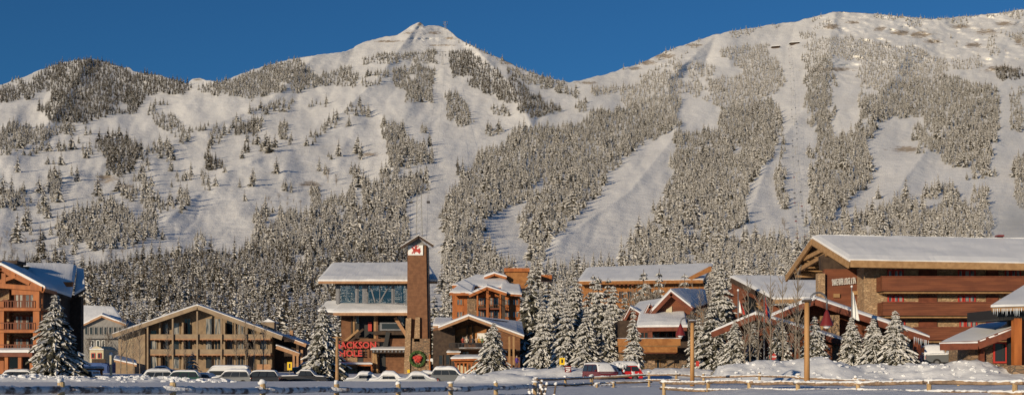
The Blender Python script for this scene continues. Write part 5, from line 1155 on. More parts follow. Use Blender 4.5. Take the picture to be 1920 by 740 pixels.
        for i in range(21):
            for j in range(J - 1):
                a = i * J + j; fs.append([a, a + 1, a + J + 1, a + J]); fs.append([n_ + a, n_ + a + J, n_ + a + J + 1, n_ + a + 1])
            a = i * J; fs.append([a, a + J, n_ + a + J, n_ + a]); a = i * J + J - 1; fs.append([a, n_ + a, n_ + a + J, a + J])
        for j in range(J - 1): fs.append([j, n_ + j, n_ + j + 1, j + 1]); a = 21 * J + j; fs.append([a, a + 1, n_ + a + 1, n_ + a])
        sb.add(vt + vb, fs); sb.build('snow_cover', 'snow', root, smooth=True)
    return root
for nm, c in (('paint_red', (.62, .02, .02)), ('paint_burgundy', (.14, .015, .02)), ('paint_silver', (.42, .43, .44)), ('paint_white', (.7, .7, .69)), ('paint_black', (.015, .015, .018)), ('paint_blue', (.02, .05, .13)), ('paint_green', (.03, .08, .06)), ('paint_grey', (.12, .125, .13))):
    M[nm] = mat(nm, c, .25, spec=.6)
M['snow_red'] = mat('snow_on_red_cover', (.80, .79, .78), .7, (.75, .03, .03), 1.6, ramp=(.50, .54))
PK = 'vehicles parked in the snow'
v = car('van', 1124, 128, math.radians(108), 'paint_burgundy', 'burgundy van with dark windows beside a snow buried red car', .14, base=-.3)
v = car('suv', 1160, 129, math.radians(18), 'paint_red', 'bright red car buried under lumpy snow right of the burgundy van', .42, base=-.25)
q = random.Random(9); sp_ = {-1: MB(), 1: MB()}; vr = bpy.data.objects[[o.name for o in bpy.data.objects if o.get('label', '').startswith('bright red car')][0]]
for k in range(44):
    a_ = q.uniform(-2.2, 2.1); side = q.choice([-1, -1, 1]); zz_ = 1.75 - 1.1 * q.random() ** 1.5; sp_[side].blob((a_, side * (.86 - .1 * (zz_ > 1.2)), min(zz_, 1.1 if a_ < -1.2 else 1.8)), (q.uniform(.14, .34), q.uniform(.05, .12), q.uniform(.12, .3)), k, .3, 8, 5)

car('suv', 287, 142, math.radians(18), 'paint_silver', 'silver car leftmost in the row before the condominium', .3)
car('suv', 338, 139, math.radians(5), 'paint_green', 'dark green windowed car between silver neighbours before the condominium', .16)
car('sedan', 388, 141, math.radians(165), 'paint_grey', 'grey car in front of the small condominium spruce', .16)
car('suv', 436, 140, math.radians(-4), 'paint_grey', 'grey car with long side glass right of the small spruce', .25)
car('suv', 487, 140, math.radians(0), 'paint_black', 'black long car with snowy roof left of the yellow sign', .12)
car('camper', 425, 150, math.radians(0), 'paint_white', 'white camper with long dark window against the condominium', .2).scale = (.85, .85, .85)
car('sedan', 300, 170, math.radians(10), 'paint_blue', 'dark blue car by the condominium left column', .12)
car('pickup', 572, 146, math.radians(178), 'paint_black', 'black pickup beside the wide spruce at the yellow sign', .12)
car('suv', 24, 138, math.radians(10), 'paint_black', 'dark car with snowy roof at the far left edge', .25)
car('pickup', 172, 140, math.radians(-12), 'paint_grey', 'grey car with crossed bars under the beam gate', .12)
car('sedan', 682, 140, math.radians(8), 'paint_silver', 'snow buried car, leftmost before the tram station', .34)
car('sedan', 727, 134, math.radians(4), 'paint_white', 'wide snow buried car before the station doors', .42)
car('sedan', 780, 132, math.radians(10), 'paint_silver', 'snow buried car below the wreath tower', .36)
car('sedan', 797, 158, math.radians(8), 'paint_white', 'snow covered car behind the row, right under the wreath', .34)
car('suv', 845, 147, math.radians(175), 'paint_grey', 'snow mounded car before the orange slatted porch', .38)
car('van', 1748, 121, math.radians(78), 'paint_white', 'white van seen from behind by the carriage porch', .2)
car('pickup', 1788, 119, math.radians(170), 'paint_grey', 'dark grey pickup with snowy roof by the carriage porch', .2)
car('suv', 575, 190, math.radians(5), 'paint_black', 'dark car in the shade of the condominium entry roof', .12)
for k in (-1, 1): sp_[k].build('snow_plaster', 'snow', vr, smooth=True)
# ================================================================ signs, posts, flags
def sign(px, y0, y1, w_px, Y, m, label, shape='rect', name='traffic_sign', board_h=None, txt=None, base=None):
    f = Fr(name, px, Y, label, 'sign'); zb = ground_at(f.ox, Y) if base is None else base; f.root.location.z = 0
    mb = MB(); mb.tube([(0, .06, zb - .3), (0, .06, f.z(y0))], .045, 8); mb.build('post', 'metal', f.root)
    cx, cz = 0, (f.z(y0) + f.z(y1)) / 2; hw = w_px / 2 * Y / F; hh = (f.z(y0) - f.z(y1)) / 2
    mb = MB()
    if shape == 'oct': mb.extrude([(hw * 1.08 * math.cos(PI / 8 + k * PI / 4), 0, cz + hw * 1.08 * math.sin(PI / 8 + k * PI / 4)) for k in range(8)], (0, .04, 0))
    else: mb.extrude([(-hw, 0, cz - hh), (hw, 0, cz - hh), (hw, 0, cz + hh), (-hw, 0, cz + hh)], (0, .04, 0))
    bd = mb.build('board', m, f.root)
    return f, cz, hw, bd
f, cz, hw, bd = sign(1449, 660, 676, 13, 118, 'red', 'red octagonal stop sign before the low entrance hall', 'oct', 'stop_sign')
t = text_mesh('lettering', 'STOP', 'white', bd, (-hw * .78, -.02, cz - hw * .27), hw * .78, .008, bold=.008)
f, cz, hw, bd = sign(1054, 670, 683, 10, 138, 'yellow', 'yellow square sign left of the burgundy van')
mb = MB(); mb.box(-.1, .1, -.02, -.005, cz - .18, cz + .22); mb.build('symbol', 'black', bd)
f, cz, hw, bd = sign(1065, 685, 697, 12, 137, 'maroon', 'dull red sign with white arrow under the yellow sign')
mb = MB(); mb.box(-.28, .28, -.02, -.005, cz + .12, cz + .2); mb.box(-.24, .24, -.02, -.005, cz - .06, cz + .02); mb.beam((-.2, -.015, cz - .25), (.2, -.015, cz - .15), .1, .02, up=(0, 1, 0)); mb.build('symbol', 'white', bd)
f, cz, hw, bd = sign(543, 678, 693, 9, 150, 'yellow', 'yellow upright sign beside the condominium entry roof')
mb = MB(); mb.box(-.09, .09, -.02, -.005, cz - .22, cz + .3); mb.build('symbol', 'black', bd)
f, cz, hw, bd = sign(766, 692, 698, 5, 150, 'yellow', 'small yellow sign below the wreath', 'rect')
f, cz, hw, bd = sign(1308, 676, 686, 6, 140, 'red', 'small red and white sign right of the timber lamp post', 'rect')
f = Fr('marker_pole', 806, 170, 'thin orange marker pole with white disc at the tower foot', 'pole')
mb = MB(); mb.tube([f.p(806, 704), f.p(806, 664)], .13, 8); mb.build('pole', 'orange_wood', f.root); mb = MB(); mb.tube([f.p(809, 674, -.1), f.p(809, 674, 0)], .22, 12); mb.tube([f.p(799, 674, 0), f.p(806, 674, 0)], .05, 6); mb.build('disc', 'white', f.root)
def lamp_post(px, y0, y1, Y, wpx, side, label, hook):
    f = Fr('lamp_post', px, Y, label, 'lamp post', 'timber lamp posts along the fences')
    r_ = wpx / 2 * Y / F; mb = MB(); zb = ground_at(f.ox, Y)
    mb.tube([(0, 0, zb - .3), (0, 0, f.z((y0 + y1) / 2)), (0, 0, f.z(y0))], [r_ * 1.08, r_, r_ * .88], 14); mb.build('post', 'timber', f.root, smooth=True)
    mb = MB(); mb.box(-r_ * 1.5, r_ * 1.5, -r_ * 1.5, r_ * 1.5, f.z(y0), f.z(y0) + .12); mb.build('cap', 'dark_wood', f.root)
    sc = MB(); snow_slab(sc, [(-r_ * 1.5, -r_ * 1.5, f.z(y0) + .12), (r_ * 1.5, -r_ * 1.5, f.z(y0) + .12), (r_ * 1.5, r_ * 1.5, f.z(y0) + .12), (-r_ * 1.5, r_ * 1.5, f.z(y0) + .12)], .1, 5, 5, over=0); sc.build('snow_cap', 'snow', f.root)
    (cx, ctop, rad, drop) = hook; R_ = rad * Y / F; pts = []
    x0 = side * r_; xc = x0 + side * R_; zc = f.z(ctop) - R_
    for k in range(13):
        t = PI * k / 12; pts.append((xc - side * R_ * math.cos(t), 0, zc + R_ * math.sin(t)))
    pts = [(x0, 0, f.z(y0) - .2)] + pts + [(xc + side * R_, 0, f.z(drop))]
    mb = MB(); mb.tube(pts, .05, 8); mb.build('arm', 'metal', f.root, smooth=True)
    zl = f.z(drop); mb = MB(); xx = xc + side * R_
    mb.tube([(xx, 0, zl + .05), (xx, 0, zl - .1), (xx, 0, zl - .45), (xx, 0, zl - .75), (xx, 0, zl - .8)], [.05, .12, .24, .36, .38], 14); mb.build('lamp_shade', 'maroon', f.root, smooth=True)
    mb = MB(); mb.blob((xx, 0, zl - .8), (.2, .2, .16), 1, .0, 10, 6); mb.build('lamp_globe', 'white', f.root)
lamp_post(1513, 566, 718, 66, 10.5, 1, 'tall yellow timber post with snowy curved arm and maroon lantern', (1530, 548, 16, 582))
lamp_post(1298, 604, 708, 92, 8, -1, 'timber post with thin curved arm before the balcony lodge', (1285, 595, 9, 608))
f = Fr('utility_post', 632, 135, 'brown wooden post rising beside the wide spruce at the station', 'post')
mb = MB(); mb.tube([(0, 0, -.2), (0, 0, f.z(630))], [.2, .15], 10); mb.build('pole', 'tan_wood', f.root); mb = MB(); mb.beam((-.5, 0, f.z(632)), (.5, 0, f.z(632)), .1); mb.build('cross_arm', 'tan_wood', f.root)
def flag(px, ytop, Y, m, m2, label, fy0, fy1, name='flagpole'):
    f = Fr(name, px, Y, label, 'flagpole', 'flagpoles by the lodge'); zt = f.z(ytop)
    mb = MB(); mb.tube([(0, 0, 0), (0, 0, zt)], [.09, .05], 10); p_ = mb.build('pole', 'metal', f.root); mb = MB(); mb.blob((0, 0, zt + .08), .12, 1, 0, 10, 6); mb.build('finial', 'white', p_)
    q = random.Random(int(px)); z0, z1 = f.z(fy0), f.z(fy1); pts = []; n = 9; vs = []; fs = []; mb = MB()
    for k in range(n + 1):
        t = k / n; w_ = .12 + .55 * t ** .8; z = z0 + (z1 - z0) * t
        for j in range(6):
            u = j / 5; vs.append((.05 + w_ * u, .16 * math.sin(u * 9 + t * 2) , z - .25 * u))
    for k in range(n):
        for j in range(5): a = k * 6 + j; fs.append([a, a + 1, a + 7, a + 6])
    mb.add(vs, fs); mb.m = [1 if (i % 5) < 2 else 0 for i in range(len(fs))]
    o = mb.build('flag', [m, m2], f.root, recalc=False); md = o.modifiers.new('cloth', 'SOLIDIFY'); md.thickness = .02
flag(1433, 548, 120, 'tarp', 'red', 'flagpole with furled red and blue flag before the red hall', 552, 602)
flag(1597, 538, 122, 'white', 'white', 'flagpole with furled white flag at the spruce trio', 545, 596)
flag(1384, 545, 125, 'red', 'white', 'flagpole with small red and white flag before the tall spruce', 560, 585)

# ================================================================ fences
def lumpy_snow(mb, a, b, r, seed, n=26, drop=.0):
    q = random.Random(seed); a = Vector(a); b = Vector(b); pts = []; rr = []
    for k in range(n + 1):
        t = k / n; p = a.lerp(b, t); p.z += q.uniform(-.01, .02); pts.append(p); rr.append(r * q.uniform(.75, 1.2) * (1 if 0 < k < n else .5))
    mb.tube(pts, rr, 8)
def fence(name, posts, label, top_off, rails, rad, frosty=True, post_r=.08, cap=True, group=None, snow_r=.055, post_low=-.3, cap_r=1.5, jit=.05):
    """posts: (px, Y, row of the post top). rails: drops below the post top"""
    P = [(P2(px, Y), Y, EYE + (HY - yt) * Y / F) for px, Y, yt in posts]
    root = empty(name, (P[0][0], P[0][1], 0), 0, label, 'fence', group); O = Vector(root.location); q = random.Random(len(label))
    for i, (x, y, zt) in enumerate(P):
        mb = MB(); zb = min(ground_at(x, y) - .3, zt - 1.0); n = 9; pts = [Vector((x, y, zb)) - O, Vector((x, y, zt - .03)) - O, Vector((x, y, zt)) - O]
        mb.tube(pts, [post_r * 1.05, post_r, post_r * .85], 10); p_ = mb.build('post', 'fence_wood', root)
        if cap: 
            mb = MB(); mb.blob(Vector((x - .01, y, zt + .03)) - O, (post_r * cap_r * q.uniform(.6, 1.4), post_r * cap_r, post_r * q.uniform(.4, 1.2)), i, .35, 9, 6); mb.build('snow_cap', 'snow', p_, smooth=True)
    for i in range(len(P) - 1):
        a, b = Vector(P[i]), Vector(P[i + 1]); d = (b - a).normalized()
        for j, dr in enumerate(rails):
            s = -1 if i % 2 else 1; off = Vector((0, post_r * s * .6, 0)); e = .28
            p0 = a - d * e + Vector((0, 0, -dr + q.uniform(-jit, jit))) + off - O; p1 = b + d * e + Vector((0, 0, -dr + q.uniform(-jit, jit))) + off - O
            mb = MB(); m1 = p0.lerp(p1, .33) + Vector((0, 0, q.uniform(-.03, .02))); m2 = p0.lerp(p1, .66) + Vector((0, 0, q.uniform(-.03, .02)))
            mb.tube([p0, m1, m2, p1], [rad * q.uniform(.8, 1), rad * q.uniform(.9, 1.15), rad * q.uniform(.9, 1.1), rad * q.uniform(.75, 1)], 9); r_ = mb.build('rail', 'frost' if frosty else 'rail_wood', root, smooth=True)
            if snow_r:
                mb = MB(); lift = Vector((0, 0, rad * .62)); lumpy_snow(mb, p0 + lift, m1 + lift, snow_r, i * 7 + j, 14); lumpy_snow(mb, m1 + lift, m2 + lift, snow_r, i * 7 + j + 3, 14); lumpy_snow(mb, m2 + lift, p1 + lift, snow_r, i * 7 + j + 5, 14)
                mb.build('snow_cover', 'snow', r_, smooth=True)
    return root
NF = [(-9.65 + 9.05 * t, 26.6 + 19.4 * t) for t in [k / 6 for k in range(-2, 8)]]
tops = [715, 715, 715, 716, 718, 718.5, 719, 718, 716.5, 716]
fence('rail_fence', [(960 + x * F / y, y, tops[k]) for k, (x, y) in enumerate(NF)], 'frosted log fence running from the left edge to the middle, nearest the viewer', 0, (.18, .52), .085, group='rustic rail fences', snow_r=.03, post_r=.078, jit=.03, cap_r=1.15)
# branch bundle at the fence corner
fence('rail_fence', [(1022, 52, 713), (1110, 96, 703), (1217, 98, 697), (1268, 98, 697), (1319, 98, 700), (1424, 96, 698), (1497, 92, 702), (1604, 90, 706), (1672, 88, 710), (1797, 84, 713), (1925, 82, 710)][1:], 'rear log fence behind the open snow strip, center to right edge', 0, (.22, .68), .085, False, .10, group='rustic rail fences', snow_r=.06)
fence('rail_fence', [(1006, 84, 708), (1060, 90, 706), (1108, 95, 705)], 'short log fence below the yellow sign', 0, (.12, .55), .085, False, .09, group='rustic rail fences', snow_r=.07)
fence('rail_fence', [(1151, 88, 714), (1217, 90, 712)], 'single pale rail leading right from a leaning post', 0, (.1, .5), .08, False, .09, group='rustic rail fences', snow_r=.05, cap=False)
fence('rail_fence', [(1119, 86, 719), (1150, 87, 717)], 'tiny snowy corner fence with two rails', 0, (.12, .5), .07, True, .08, group='rustic rail fences', snow_r=.06)
FB = [(1245, 60, 715), (1328, 57, 715), (1405, 53.5, 715), (1496, 50.3, 715.5), (1609, 46.8, 715.5), (1742, 43.3, 716), (1903, 40, 716), (2110, 37, 716)]
fence('rail_fence', FB, 'front log fence with thick snow on its rails at right', 0, (.03, .36), .075, False, .085, group='rustic rail fences', snow_r=.062)
# stacked snowy branches at the corner
f = Fr('log_pile', 1018, 55, 'leaning stack of snowy dark branches at the fence corner', 'branches')
q = random.Random(4); lg = MB(); sn = MB()
for k in range(16):
    a = Vector((q.uniform(-.55, .55), q.uniform(-.3, .3), -.2)); b = a + Vector((q.uniform(-.25, .25), q.uniform(-.1, .1), q.uniform(.9, 1.25))); lg.tube([a, b], [.05, .035], 6)
    for j in range(5): p = a.lerp(b, q.uniform(.3, 1)); sn.blob(p, (.08, .07, .06), k * 5 + j, .3, 6, 4)
f.root.location.z = .0; lg.build('log', 'bark', f.root); sn.build('snow_cover', 'snow', f.root, smooth=True)
o_ = f.root

# lumps of ploughed snow lying along the banks
lump_src = []
for k in range(5):
    mb = MB(); mb.blob((0, 0, 0), (1, 1, .6), 70 + k, .42, 8, 5); me_ = mb.build('snow_chunk', 'snow', None); lump_src.append(me_.data); bpy.data.objects.remove(me_)
q = random.Random(21); LM = MB(); VV = []; FF = []; MIx = 0
def scatter_lumps(n, xr, yr, sr, only_bank=True):
    global VV, FF
    for _ in range(n):
        px = q.uniform(*xr); Y = q.uniform(*yr); x = P2(px, Y); z = ground_at(x, Y)
        if only_bank and z < .35: continue
        s = q.uniform(*sr) * q.uniform(.6, 1); src = q.choice(lump_src); n0 = len(VV); a = q.uniform(0, 6.28)
        for v in src.vertices: VV.append((x + s * (v.co.x * math.cos(a) - v.co.y * math.sin(a)) * 1.2, Y + s * (v.co.x * math.sin(a) + v.co.y * math.cos(a)), z + s * v.co.z * .9))
        for p in src.polygons: FF.append([n0 + i for i in p.vertices])
scatter_lumps(420, (-20, 440), (109, 115), (.08, .26)); scatter_lumps(150, (-20, 440), (110, 113), (.15, .34), False)
scatter_lumps(320, (1340, 1925), (104, 113), (.06, .24))
scatter_lumps(260, (860, 1340), (100, 140), (.08, .24))

me_ = bpy.data.meshes.new('snow_debris'); me_.from_pydata(VV, [], FF); me_.materials.append(M['snow']); me_.update()
o = bpy.data.objects.new('snow_debris', me_); COL.objects.link(o); tag(o, 'broken lumps of ploughed snow along the banks', 'snow', kind='stuff')

# ================================================================ people
def person_mat(name, jacket, trousers, skin=(.45, .28, .2)):
    m = bpy.data.materials.new(name); m.use_nodes = True; nt = m.node_tree; N = nt.nodes; L = nt.links; b = N['Principled BSDF']; b.inputs['Roughness'].default_value = .8
    tc = N.new('ShaderNodeTexCoord'); sx = N.new('ShaderNodeSeparateXYZ'); L.new(tc.outputs['Object'], sx.inputs[0])
    mp = N.new('ShaderNodeMath'); mp.operation = 'DIVIDE'; mp.inputs[1].default_value = 1.8; L.new(sx.outputs['Z'], mp.inputs[0])
    r = N.new('ShaderNodeValToRGB'); r.color_ramp.interpolation = 'CONSTANT'; e = r.color_ramp.elements
    e[0].position = 0; e[0].color = (.03, .025, .02, 1); e[1].position = .06; e[1].color = (*trousers, 1)
    for p_, c in ((.47, jacket), (.835, skin)): x = e.new(p_); x.color = (*c, 1)
    L.new(mp.outputs[0], r.inputs[0]); L.new(r.outputs[0], b.inputs['Base Color']); return m
def person(x, y, z, rz, jacket, trousers, label, pose='stand', hat=(.1, .1, .1), group=None):
    root = empty('person', (x, y, z), rz, label, 'person', group)
    J = [((0, 0, .95), .13), ((0, 0, 1.12), .125), ((0, .01, 1.32), .15), ((0, .01, 1.45), .09), ((0, 0, 1.52), .055), ((0, -.01, 1.62), .088), ((0, -.01, 1.71), .075)]
    E = [(0, 1), (1, 2), (2, 3), (3, 4), (4, 5), (5, 6)]
    for sg in (-1, 1):
        st = .12 if pose == 'walk' else 0
        n = len(J); J += [((sg * .09, 0, .88), .095), ((sg * .10, -sg * st - .02, .50), .065), ((sg * .10, sg * st * .6, .10), .045), ((sg * .11, sg * st * .6 - .16, .04), .04)]; E += [(0, n), (n, n + 1), (n + 1, n + 2), (n + 2, n + 3)]
        el = (sg * .27, -.02 + sg * st * .5, 1.14); ha = (sg * .24, -.16 if pose != 'rail' else -.34, 1.0 if pose != 'rail' else 1.08)
        n = len(J); J += [((sg * .19, .01, 1.42), .06), (el, .048), (ha, .036), ((ha[0], ha[1] - .05, ha[2] - .05), .034)]; E += [(3, n), (n, n + 1), (n + 1, n + 2), (n + 2, n + 3)]
        h = n + 3; hx, hy_, hz = J[h][0]
        for k in range(4):
            m = len(J); J += [((hx + (k - 1.5) * .02, hy_ - .05, hz - .03), .009), ((hx + (k - 1.5) * .021, hy_ - .06, hz - .065), .008)]; E += [(h, m), (m, m + 1)]
        m = len(J); J += [((hx - sg * .035, hy_ - .03, hz - .01), .010)]; E += [(h, m)]
    # face
    n = len(J); J += [((0, -.095, 1.61), .018)]; E += [(5, n)]
    me = bpy.data.meshes.new('body'); me.from_pydata([a for a, b in J], E, []); o = bpy.data.objects.new('body', me); COL.objects.link(o); o.parent = root
    md = o.modifiers.new('skin', 'SKIN'); 
    for v, (a, r_) in zip(me.skin_vertices[0].data, J): v.radius = (r_, r_)
    me.skin_vertices[0].data[0].use_root = True; md.use_smooth_shade = True; sb_ = o.modifiers.new('sub', 'SUBSURF'); sb_.levels = 1; sb_.render_levels = 1
    me.materials.append(person_mat('clothes', jacket, trousers))
    hb = MB(); hb.blob((0, .0, 1.735), (.10, .11, .085), 3, .03, 12, 8); hb.build('hat', mat('hat_cloth', hat, .9), root, smooth=True)
    return root
PB = 'people on the chalet balcony'
Yb = 190 - .1 + .6
for k, (px, jk, ht, lb) in enumerate([(868, (.35, .06, .04), (.05, .05, .05), 'person in dull red jacket on the chalet balcony, leftmost'), (875, (.55, .5, .42), (.6, .55, .5), 'person in pale jacket on the chalet balcony'), (886, (.05, .05, .06), (.4, .3, .2), 'person in black jacket by the balcony post'),
        (893, (.45, .30, .2), (.1, .05, .05), 'person in tan jacket on the chalet balcony'), (898, (.55, .28, .03), (.5, .25, .05), 'person in orange jacket on the chalet balcony'), (904, (.10, .16, .05), (.05, .05, .05), 'person in green jacket on the chalet balcony, rightmost')]):
    person(P2(px, Yb), Yb, EYE + (HY - 652) * 190 / F, R.uniform(-.4, .4), jk, (.04, .04, .06), lb, 'rail', ht, PB)
person(P2(969, 168), 168, ground_at(P2(969, 168), 168) + .9, .5, (.10, .05, .30), (.05, .05, .09), 'person in purple jacket beyond the snow bank right of the chalet', 'walk', (.4, .35, .3))
f = Fr('snow_platform', 975, 167, 'low snowy terrace wall under the person in purple', 'wall'); f.wall('wall', 'stone_brown', [(940, 704), (1000, 704), (1000, 690), (940, 690)], 0, 5)
mb = MB(); snow_slab(mb, [f.p(940, 690, -.1), f.p(1003, 690, -.1), f.p(1003, 690, 5.2), f.p(940, 690, 5.2)], .12, 16, 6); mb.build('snow_cover', 'roof_snow', f.root)

# ================================================================ lifts on the mountain
def hill(px, py): return Vector(on_hill([px], [py])[0])
def lattice_tower(px, py, ytop, label, wid=1.2, arm=7., name='tram_tower'):
    b_ = hill(px, py); H = (py - ytop) * b_.y / F
    root = empty(name, b_, 0, label, 'tower', 'tram towers up the mountain'); mb = MB(); w0, w1 = wid * 1.3, wid * .8
    for sx in (-1, 1):
        for sy in (-1, 1): mb.beam((sx * w0, sy * w0, -2), (sx * w1, sy * w1, H), .34)
    n = 9
    for k in range(n):
        z0, z1 = H * k / n, H * (k + 1) / n; a, b2 = w0 + (w1 - w0) * k / n, w0 + (w1 - w0) * (k + 1) / n
        for sy in (-1, 1):
            mb.beam((-a, sy * a, z0), (b2, sy * b2, z1), .2); mb.beam((a, sy * a, z0), (-b2, sy * b2, z1), .2)
        mb.beam((-a, -a, z0), (-b2, b2, z1), .2); mb.beam((a, -a, z0), (b2, b2, z1), .2)
    mb.build('mast', 'metal_light', root)
    mb = MB()
    for dy in (-1, 1):
        mb.beam((-arm, dy, H), (arm * 1.05, dy, H), .3); mb.beam((-arm * .45, dy, H), (-arm * .8, dy, H - 9), .25); mb.beam((-arm * .2, dy, H - 10), (-arm * .8, dy, H - 9), .25); mb.beam((-arm * .8, dy, H - 9), (-arm * .1, dy, H - 1), .2); mb.beam((arm * .8, dy, H), (arm * .8, dy, H - 9), .2)
    mb.beam((-arm, 0, H), (arm, 0, H), .5); mb.build('cross_arm', 'metal_light', root)
    mb = MB(); mb.box(arm * .7, arm, -1, 1, H - 10.5, H - 8.2); mb.box(-arm * .95, -arm * .6, -1, 1, H - 10.2, H - 8.6); mb.build('saddle', 'dark_metal', root)
    return root, b_ + Vector((arm * .8, 0, H - 8)), b_ + Vector((-arm * .8, 0, H - 8))
M['metal_light'] = mat('galvanised_steel', (.30, .29, .28), .5, (.2, .2, .2), 1., metal=.3)
r1_, ca, cb = lattice_tower(786, 470, 361, 'frosted steel tram tower rising behind the sign tower', 2.6, 10.5)
r2_, cc, cd_ = lattice_tower(830, 122, 97, 'small tram tower high under the central summit', 1.8, 9)
r3_, ce, cf = lattice_tower(835, 56, 41, 'tiny tram tower on the skyline right of the central summit', 2.0, 8)
mb = MB()
def sag(a, b, s, r_):
    pts = []
    for k in range(13): t = k / 12; p = a.lerp(b, t); p.z -= s * 4 * t * (1 - t); pts.append(p)
    mb.tube(pts, r_, 5)
sag(ca, cc, 40, .09); sag(cb, cd_, 40, .09); sag(W(770, 520, 205), cb, 6, .07); sag(W(795, 520, 205), ca, 6, .07); sag(cc, ce, 6, .09); sag(cd_, cf, 6, .09)
o = mb.build('tram_cable', 'metal_light'); tag(o, 'thin tram cables climbing from the station to the summit', 'cable')
# chairlift: towers and chairs in a straight line up the right hand slope
LP = [(1503, 468), (1497, 400), (1494, 340), (1491, 290), (1489, 235), (1487, 180), (1484, 130), (1481, 92)]
lt = None; heads = []
for k, (px, py) in enumerate(LP):
    b_ = hill(px, py); root = empty('chairlift_tower', b_, 0, 'grey chairlift tower, %s up the right hand lift line' % ['lowest', 'second', 'third', 'fourth', 'fifth', 'sixth', 'seventh', 'topmost'][k], 'lift tower', 'chairlift towers')
    mb = MB(); mb.tube([(0, 0, -1), (0, 0, 13)], [.6, .4], 8); mb.build('mast', 'metal_light', root); mb = MB(); mb.beam((-4, 0, 12.6), (4, 0, 12.6), .5); mb.beam((-4, -2, 12.3), (-4, 2, 12.3), .4); mb.beam((4, -2, 12.3), (4, 2, 12.3), .4); mb.build('cross_arm', 'metal_light', root)
    heads.append(b_ + Vector((0, 0, 12.9)))
mb = MB()
for a, b in zip(heads[:-1], heads[1:]):
    for sx in (-4, 4): sag(a + Vector((sx, 0, 0)), b + Vector((sx, 0, 0)), 3, .06)
o = mb.build('lift_cable', 'metal_light'); tag(o, 'haul cable of the chairlift up the right hand slope', 'cable')
def chair_proto(m):
    root = empty('lift_chair', (0, 0, 0)); root.scale = (1.05, 1.05, 1.05); mb = MB(); mb.beam((0, 0, 0), (0, .3, -2.2), .16); mb.beam((-1.1, .3, -2.2), (1.1, .3, -2.2), .14); mb.build('hanger', 'metal_light', root)
    mb = MB(); mb.box(-1.25, 1.25, -.35, .35, -3.3, -3.05); mb.build('seat', m, root); mb = MB(); mb.box(-1.25, 1.25, .3, .5, -3.1, -2.1); mb.build('backrest', m, root); return root
pr = [chair_proto('maroon'), chair_proto('paint_silver'), chair_proto('black')]
used = set(); q = random.Random(2); cnt = 0
tot = [(a, b) for a, b in zip(heads[:-1], heads[1:])]
for s_i, (a, b) in enumerate(tot):
    n = [8, 6, 5, 5, 4, 4, 3][s_i]
    for k in range(n):
        for sx in (-4, 4):
            t = (k + .5 + (.25 if sx > 0 else 0)) / n; p = a.lerp(b, min(t, .98)) + Vector((sx, 0, 0)); p.z -= 3 * 4 * t * (1 - t)
            j = q.choice([0, 1, 1, 2]); o = pr[j] if j not in used else copy_tree(pr[j]); used.add(j); o.location = p
            col = ['dark red', 'pale grey', 'black'][j]; tag(o, '%s chair hanging from the %s side of the right hand chairlift, span %s' % (col, 'right' if sx > 0 else 'left', ['one (lowest)', 'two', 'three', 'four', 'five', 'six', 'seven (top)'][s_i]), 'lift chair', '%s chairs, %s side, span %d of the chairlift' % (col, 'right' if sx > 0 else 'left', s_i + 1), 'thing')
# summit lift houses
for (px, py, w_, lb) in ((1455, 91, 15, 'small dark roofed lift house, left one under the right ridge'), (1490, 84, 17, 'small dark roofed lift house at the top of the chairlift')):
    b_ = hill(px, py); root = empty('lift_house', b_, 0, lb, 'building', 'lift houses on the ridge'); s_ = b_.y / F
    mb = MB(); mb.box(-w_ * .42 * s_, w_ * .42 * s_, 0, 12, -6, 5); mb.build('wall', 'dark_wood', root)
    mb = MB(); mb.extrude([(-w_ * .55 * s_, -3, 4), (w_ * .55 * s_, -3, 6), (w_ * .55 * s_, -3, 6.8), (-w_ * .55 * s_, -3, 4.7)], (0, 16, 0)); mb.build('roof', 'dark_wood', root)
    mb = MB(); mb.extrude([(-w_ * .55 * s_, -2.5, 5.3), (w_ * .55 * s_, -2.5, 7.5), (w_ * .55 * s_, -2.5, 9), (-w_ * .55 * s_, -2.5, 6.6)], (0, 15, 0)); mb.build('snow_cover', 'roof_snow', root)
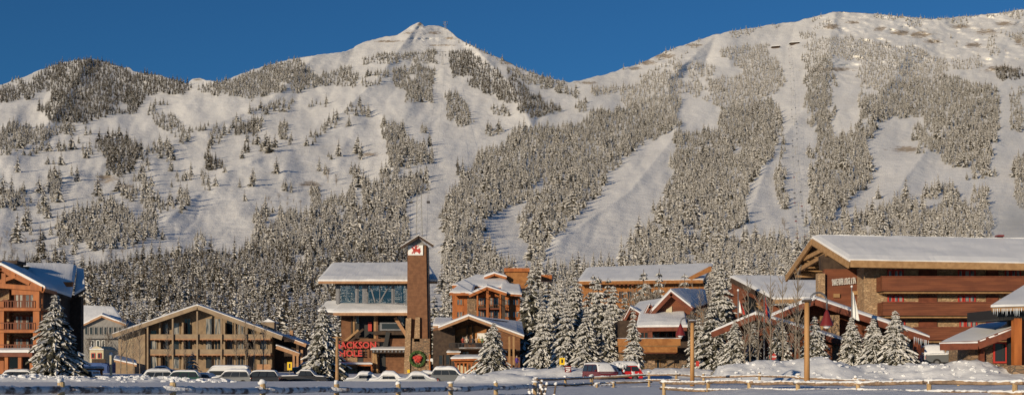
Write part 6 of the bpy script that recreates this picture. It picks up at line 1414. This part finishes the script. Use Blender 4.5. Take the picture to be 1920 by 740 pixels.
# small rocky block on the central summit is part of the mountain; steam plume at right
sm = bpy.data.materials.new('steam'); sm.use_nodes = True; nt = sm.node_tree; nt.nodes.clear(); N = nt.nodes; L = nt.links
out = N.new('ShaderNodeOutputMaterial'); pv = N.new('ShaderNodeVolumePrincipled'); tc = N.new('ShaderNodeTexCoord'); nz = N.new('ShaderNodeTexNoise'); nz.inputs['Scale'].default_value = 2.2; nz.inputs['Detail'].default_value = 4
ln = N.new('ShaderNodeVectorMath'); ln.operation = 'LENGTH'; L.new(tc.outputs['Object'], ln.inputs[0]); L.new(tc.outputs['Object'], nz.inputs['Vector'])
m1 = N.new('ShaderNodeMath'); m1.operation = 'SUBTRACT'; m1.inputs[0].default_value = 1.0; L.new(ln.outputs['Value'], m1.inputs[1])
m2 = N.new('ShaderNodeMath'); m2.operation = 'MULTIPLY_ADD'; m2.inputs[1].default_value = 1.6; m2.inputs[2].default_value = -.62; L.new(nz.outputs['Fac'], m2.inputs[0])
m3 = N.new('ShaderNodeMath'); m3.operation = 'ADD'; L.new(m1.outputs[0], m3.inputs[0]); L.new(m2.outputs[0], m3.inputs[1])
m4 = N.new('ShaderNodeMath'); m4.operation = 'MULTIPLY'; m4.use_clamp = True; L.new(m3.outputs[0], m4.inputs[0]); L.new(m1.outputs[0], m4.inputs[1])
m5 = N.new('ShaderNodeMath'); m5.operation = 'MULTIPLY'; m5.inputs[1].default_value = .16; L.new(m4.outputs[0], m5.inputs[0])
pv.inputs['Color'].default_value = (.92, .95, 1, 1); pv.inputs['Anisotropy'].default_value = 0; L.new(m5.outputs[0], pv.inputs['Density']); L.new(pv.outputs[0], out.inputs['Volume'])
def puff(px, py, Y, rx, ry, label):
    mb = MB(); mb.blob((0, 0, 0), 1., 5, 0, 20, 12); o = mb.build('steam_plume', sm, None); c = W(px, py, Y); o.location = c; o.scale = (rx * Y / F, 8, ry * Y / F); tag(o, label, 'steam', kind='stuff')
puff(1905, 415, 260, 80, 62, 'thin bluish steam plume drifting above the right roof')
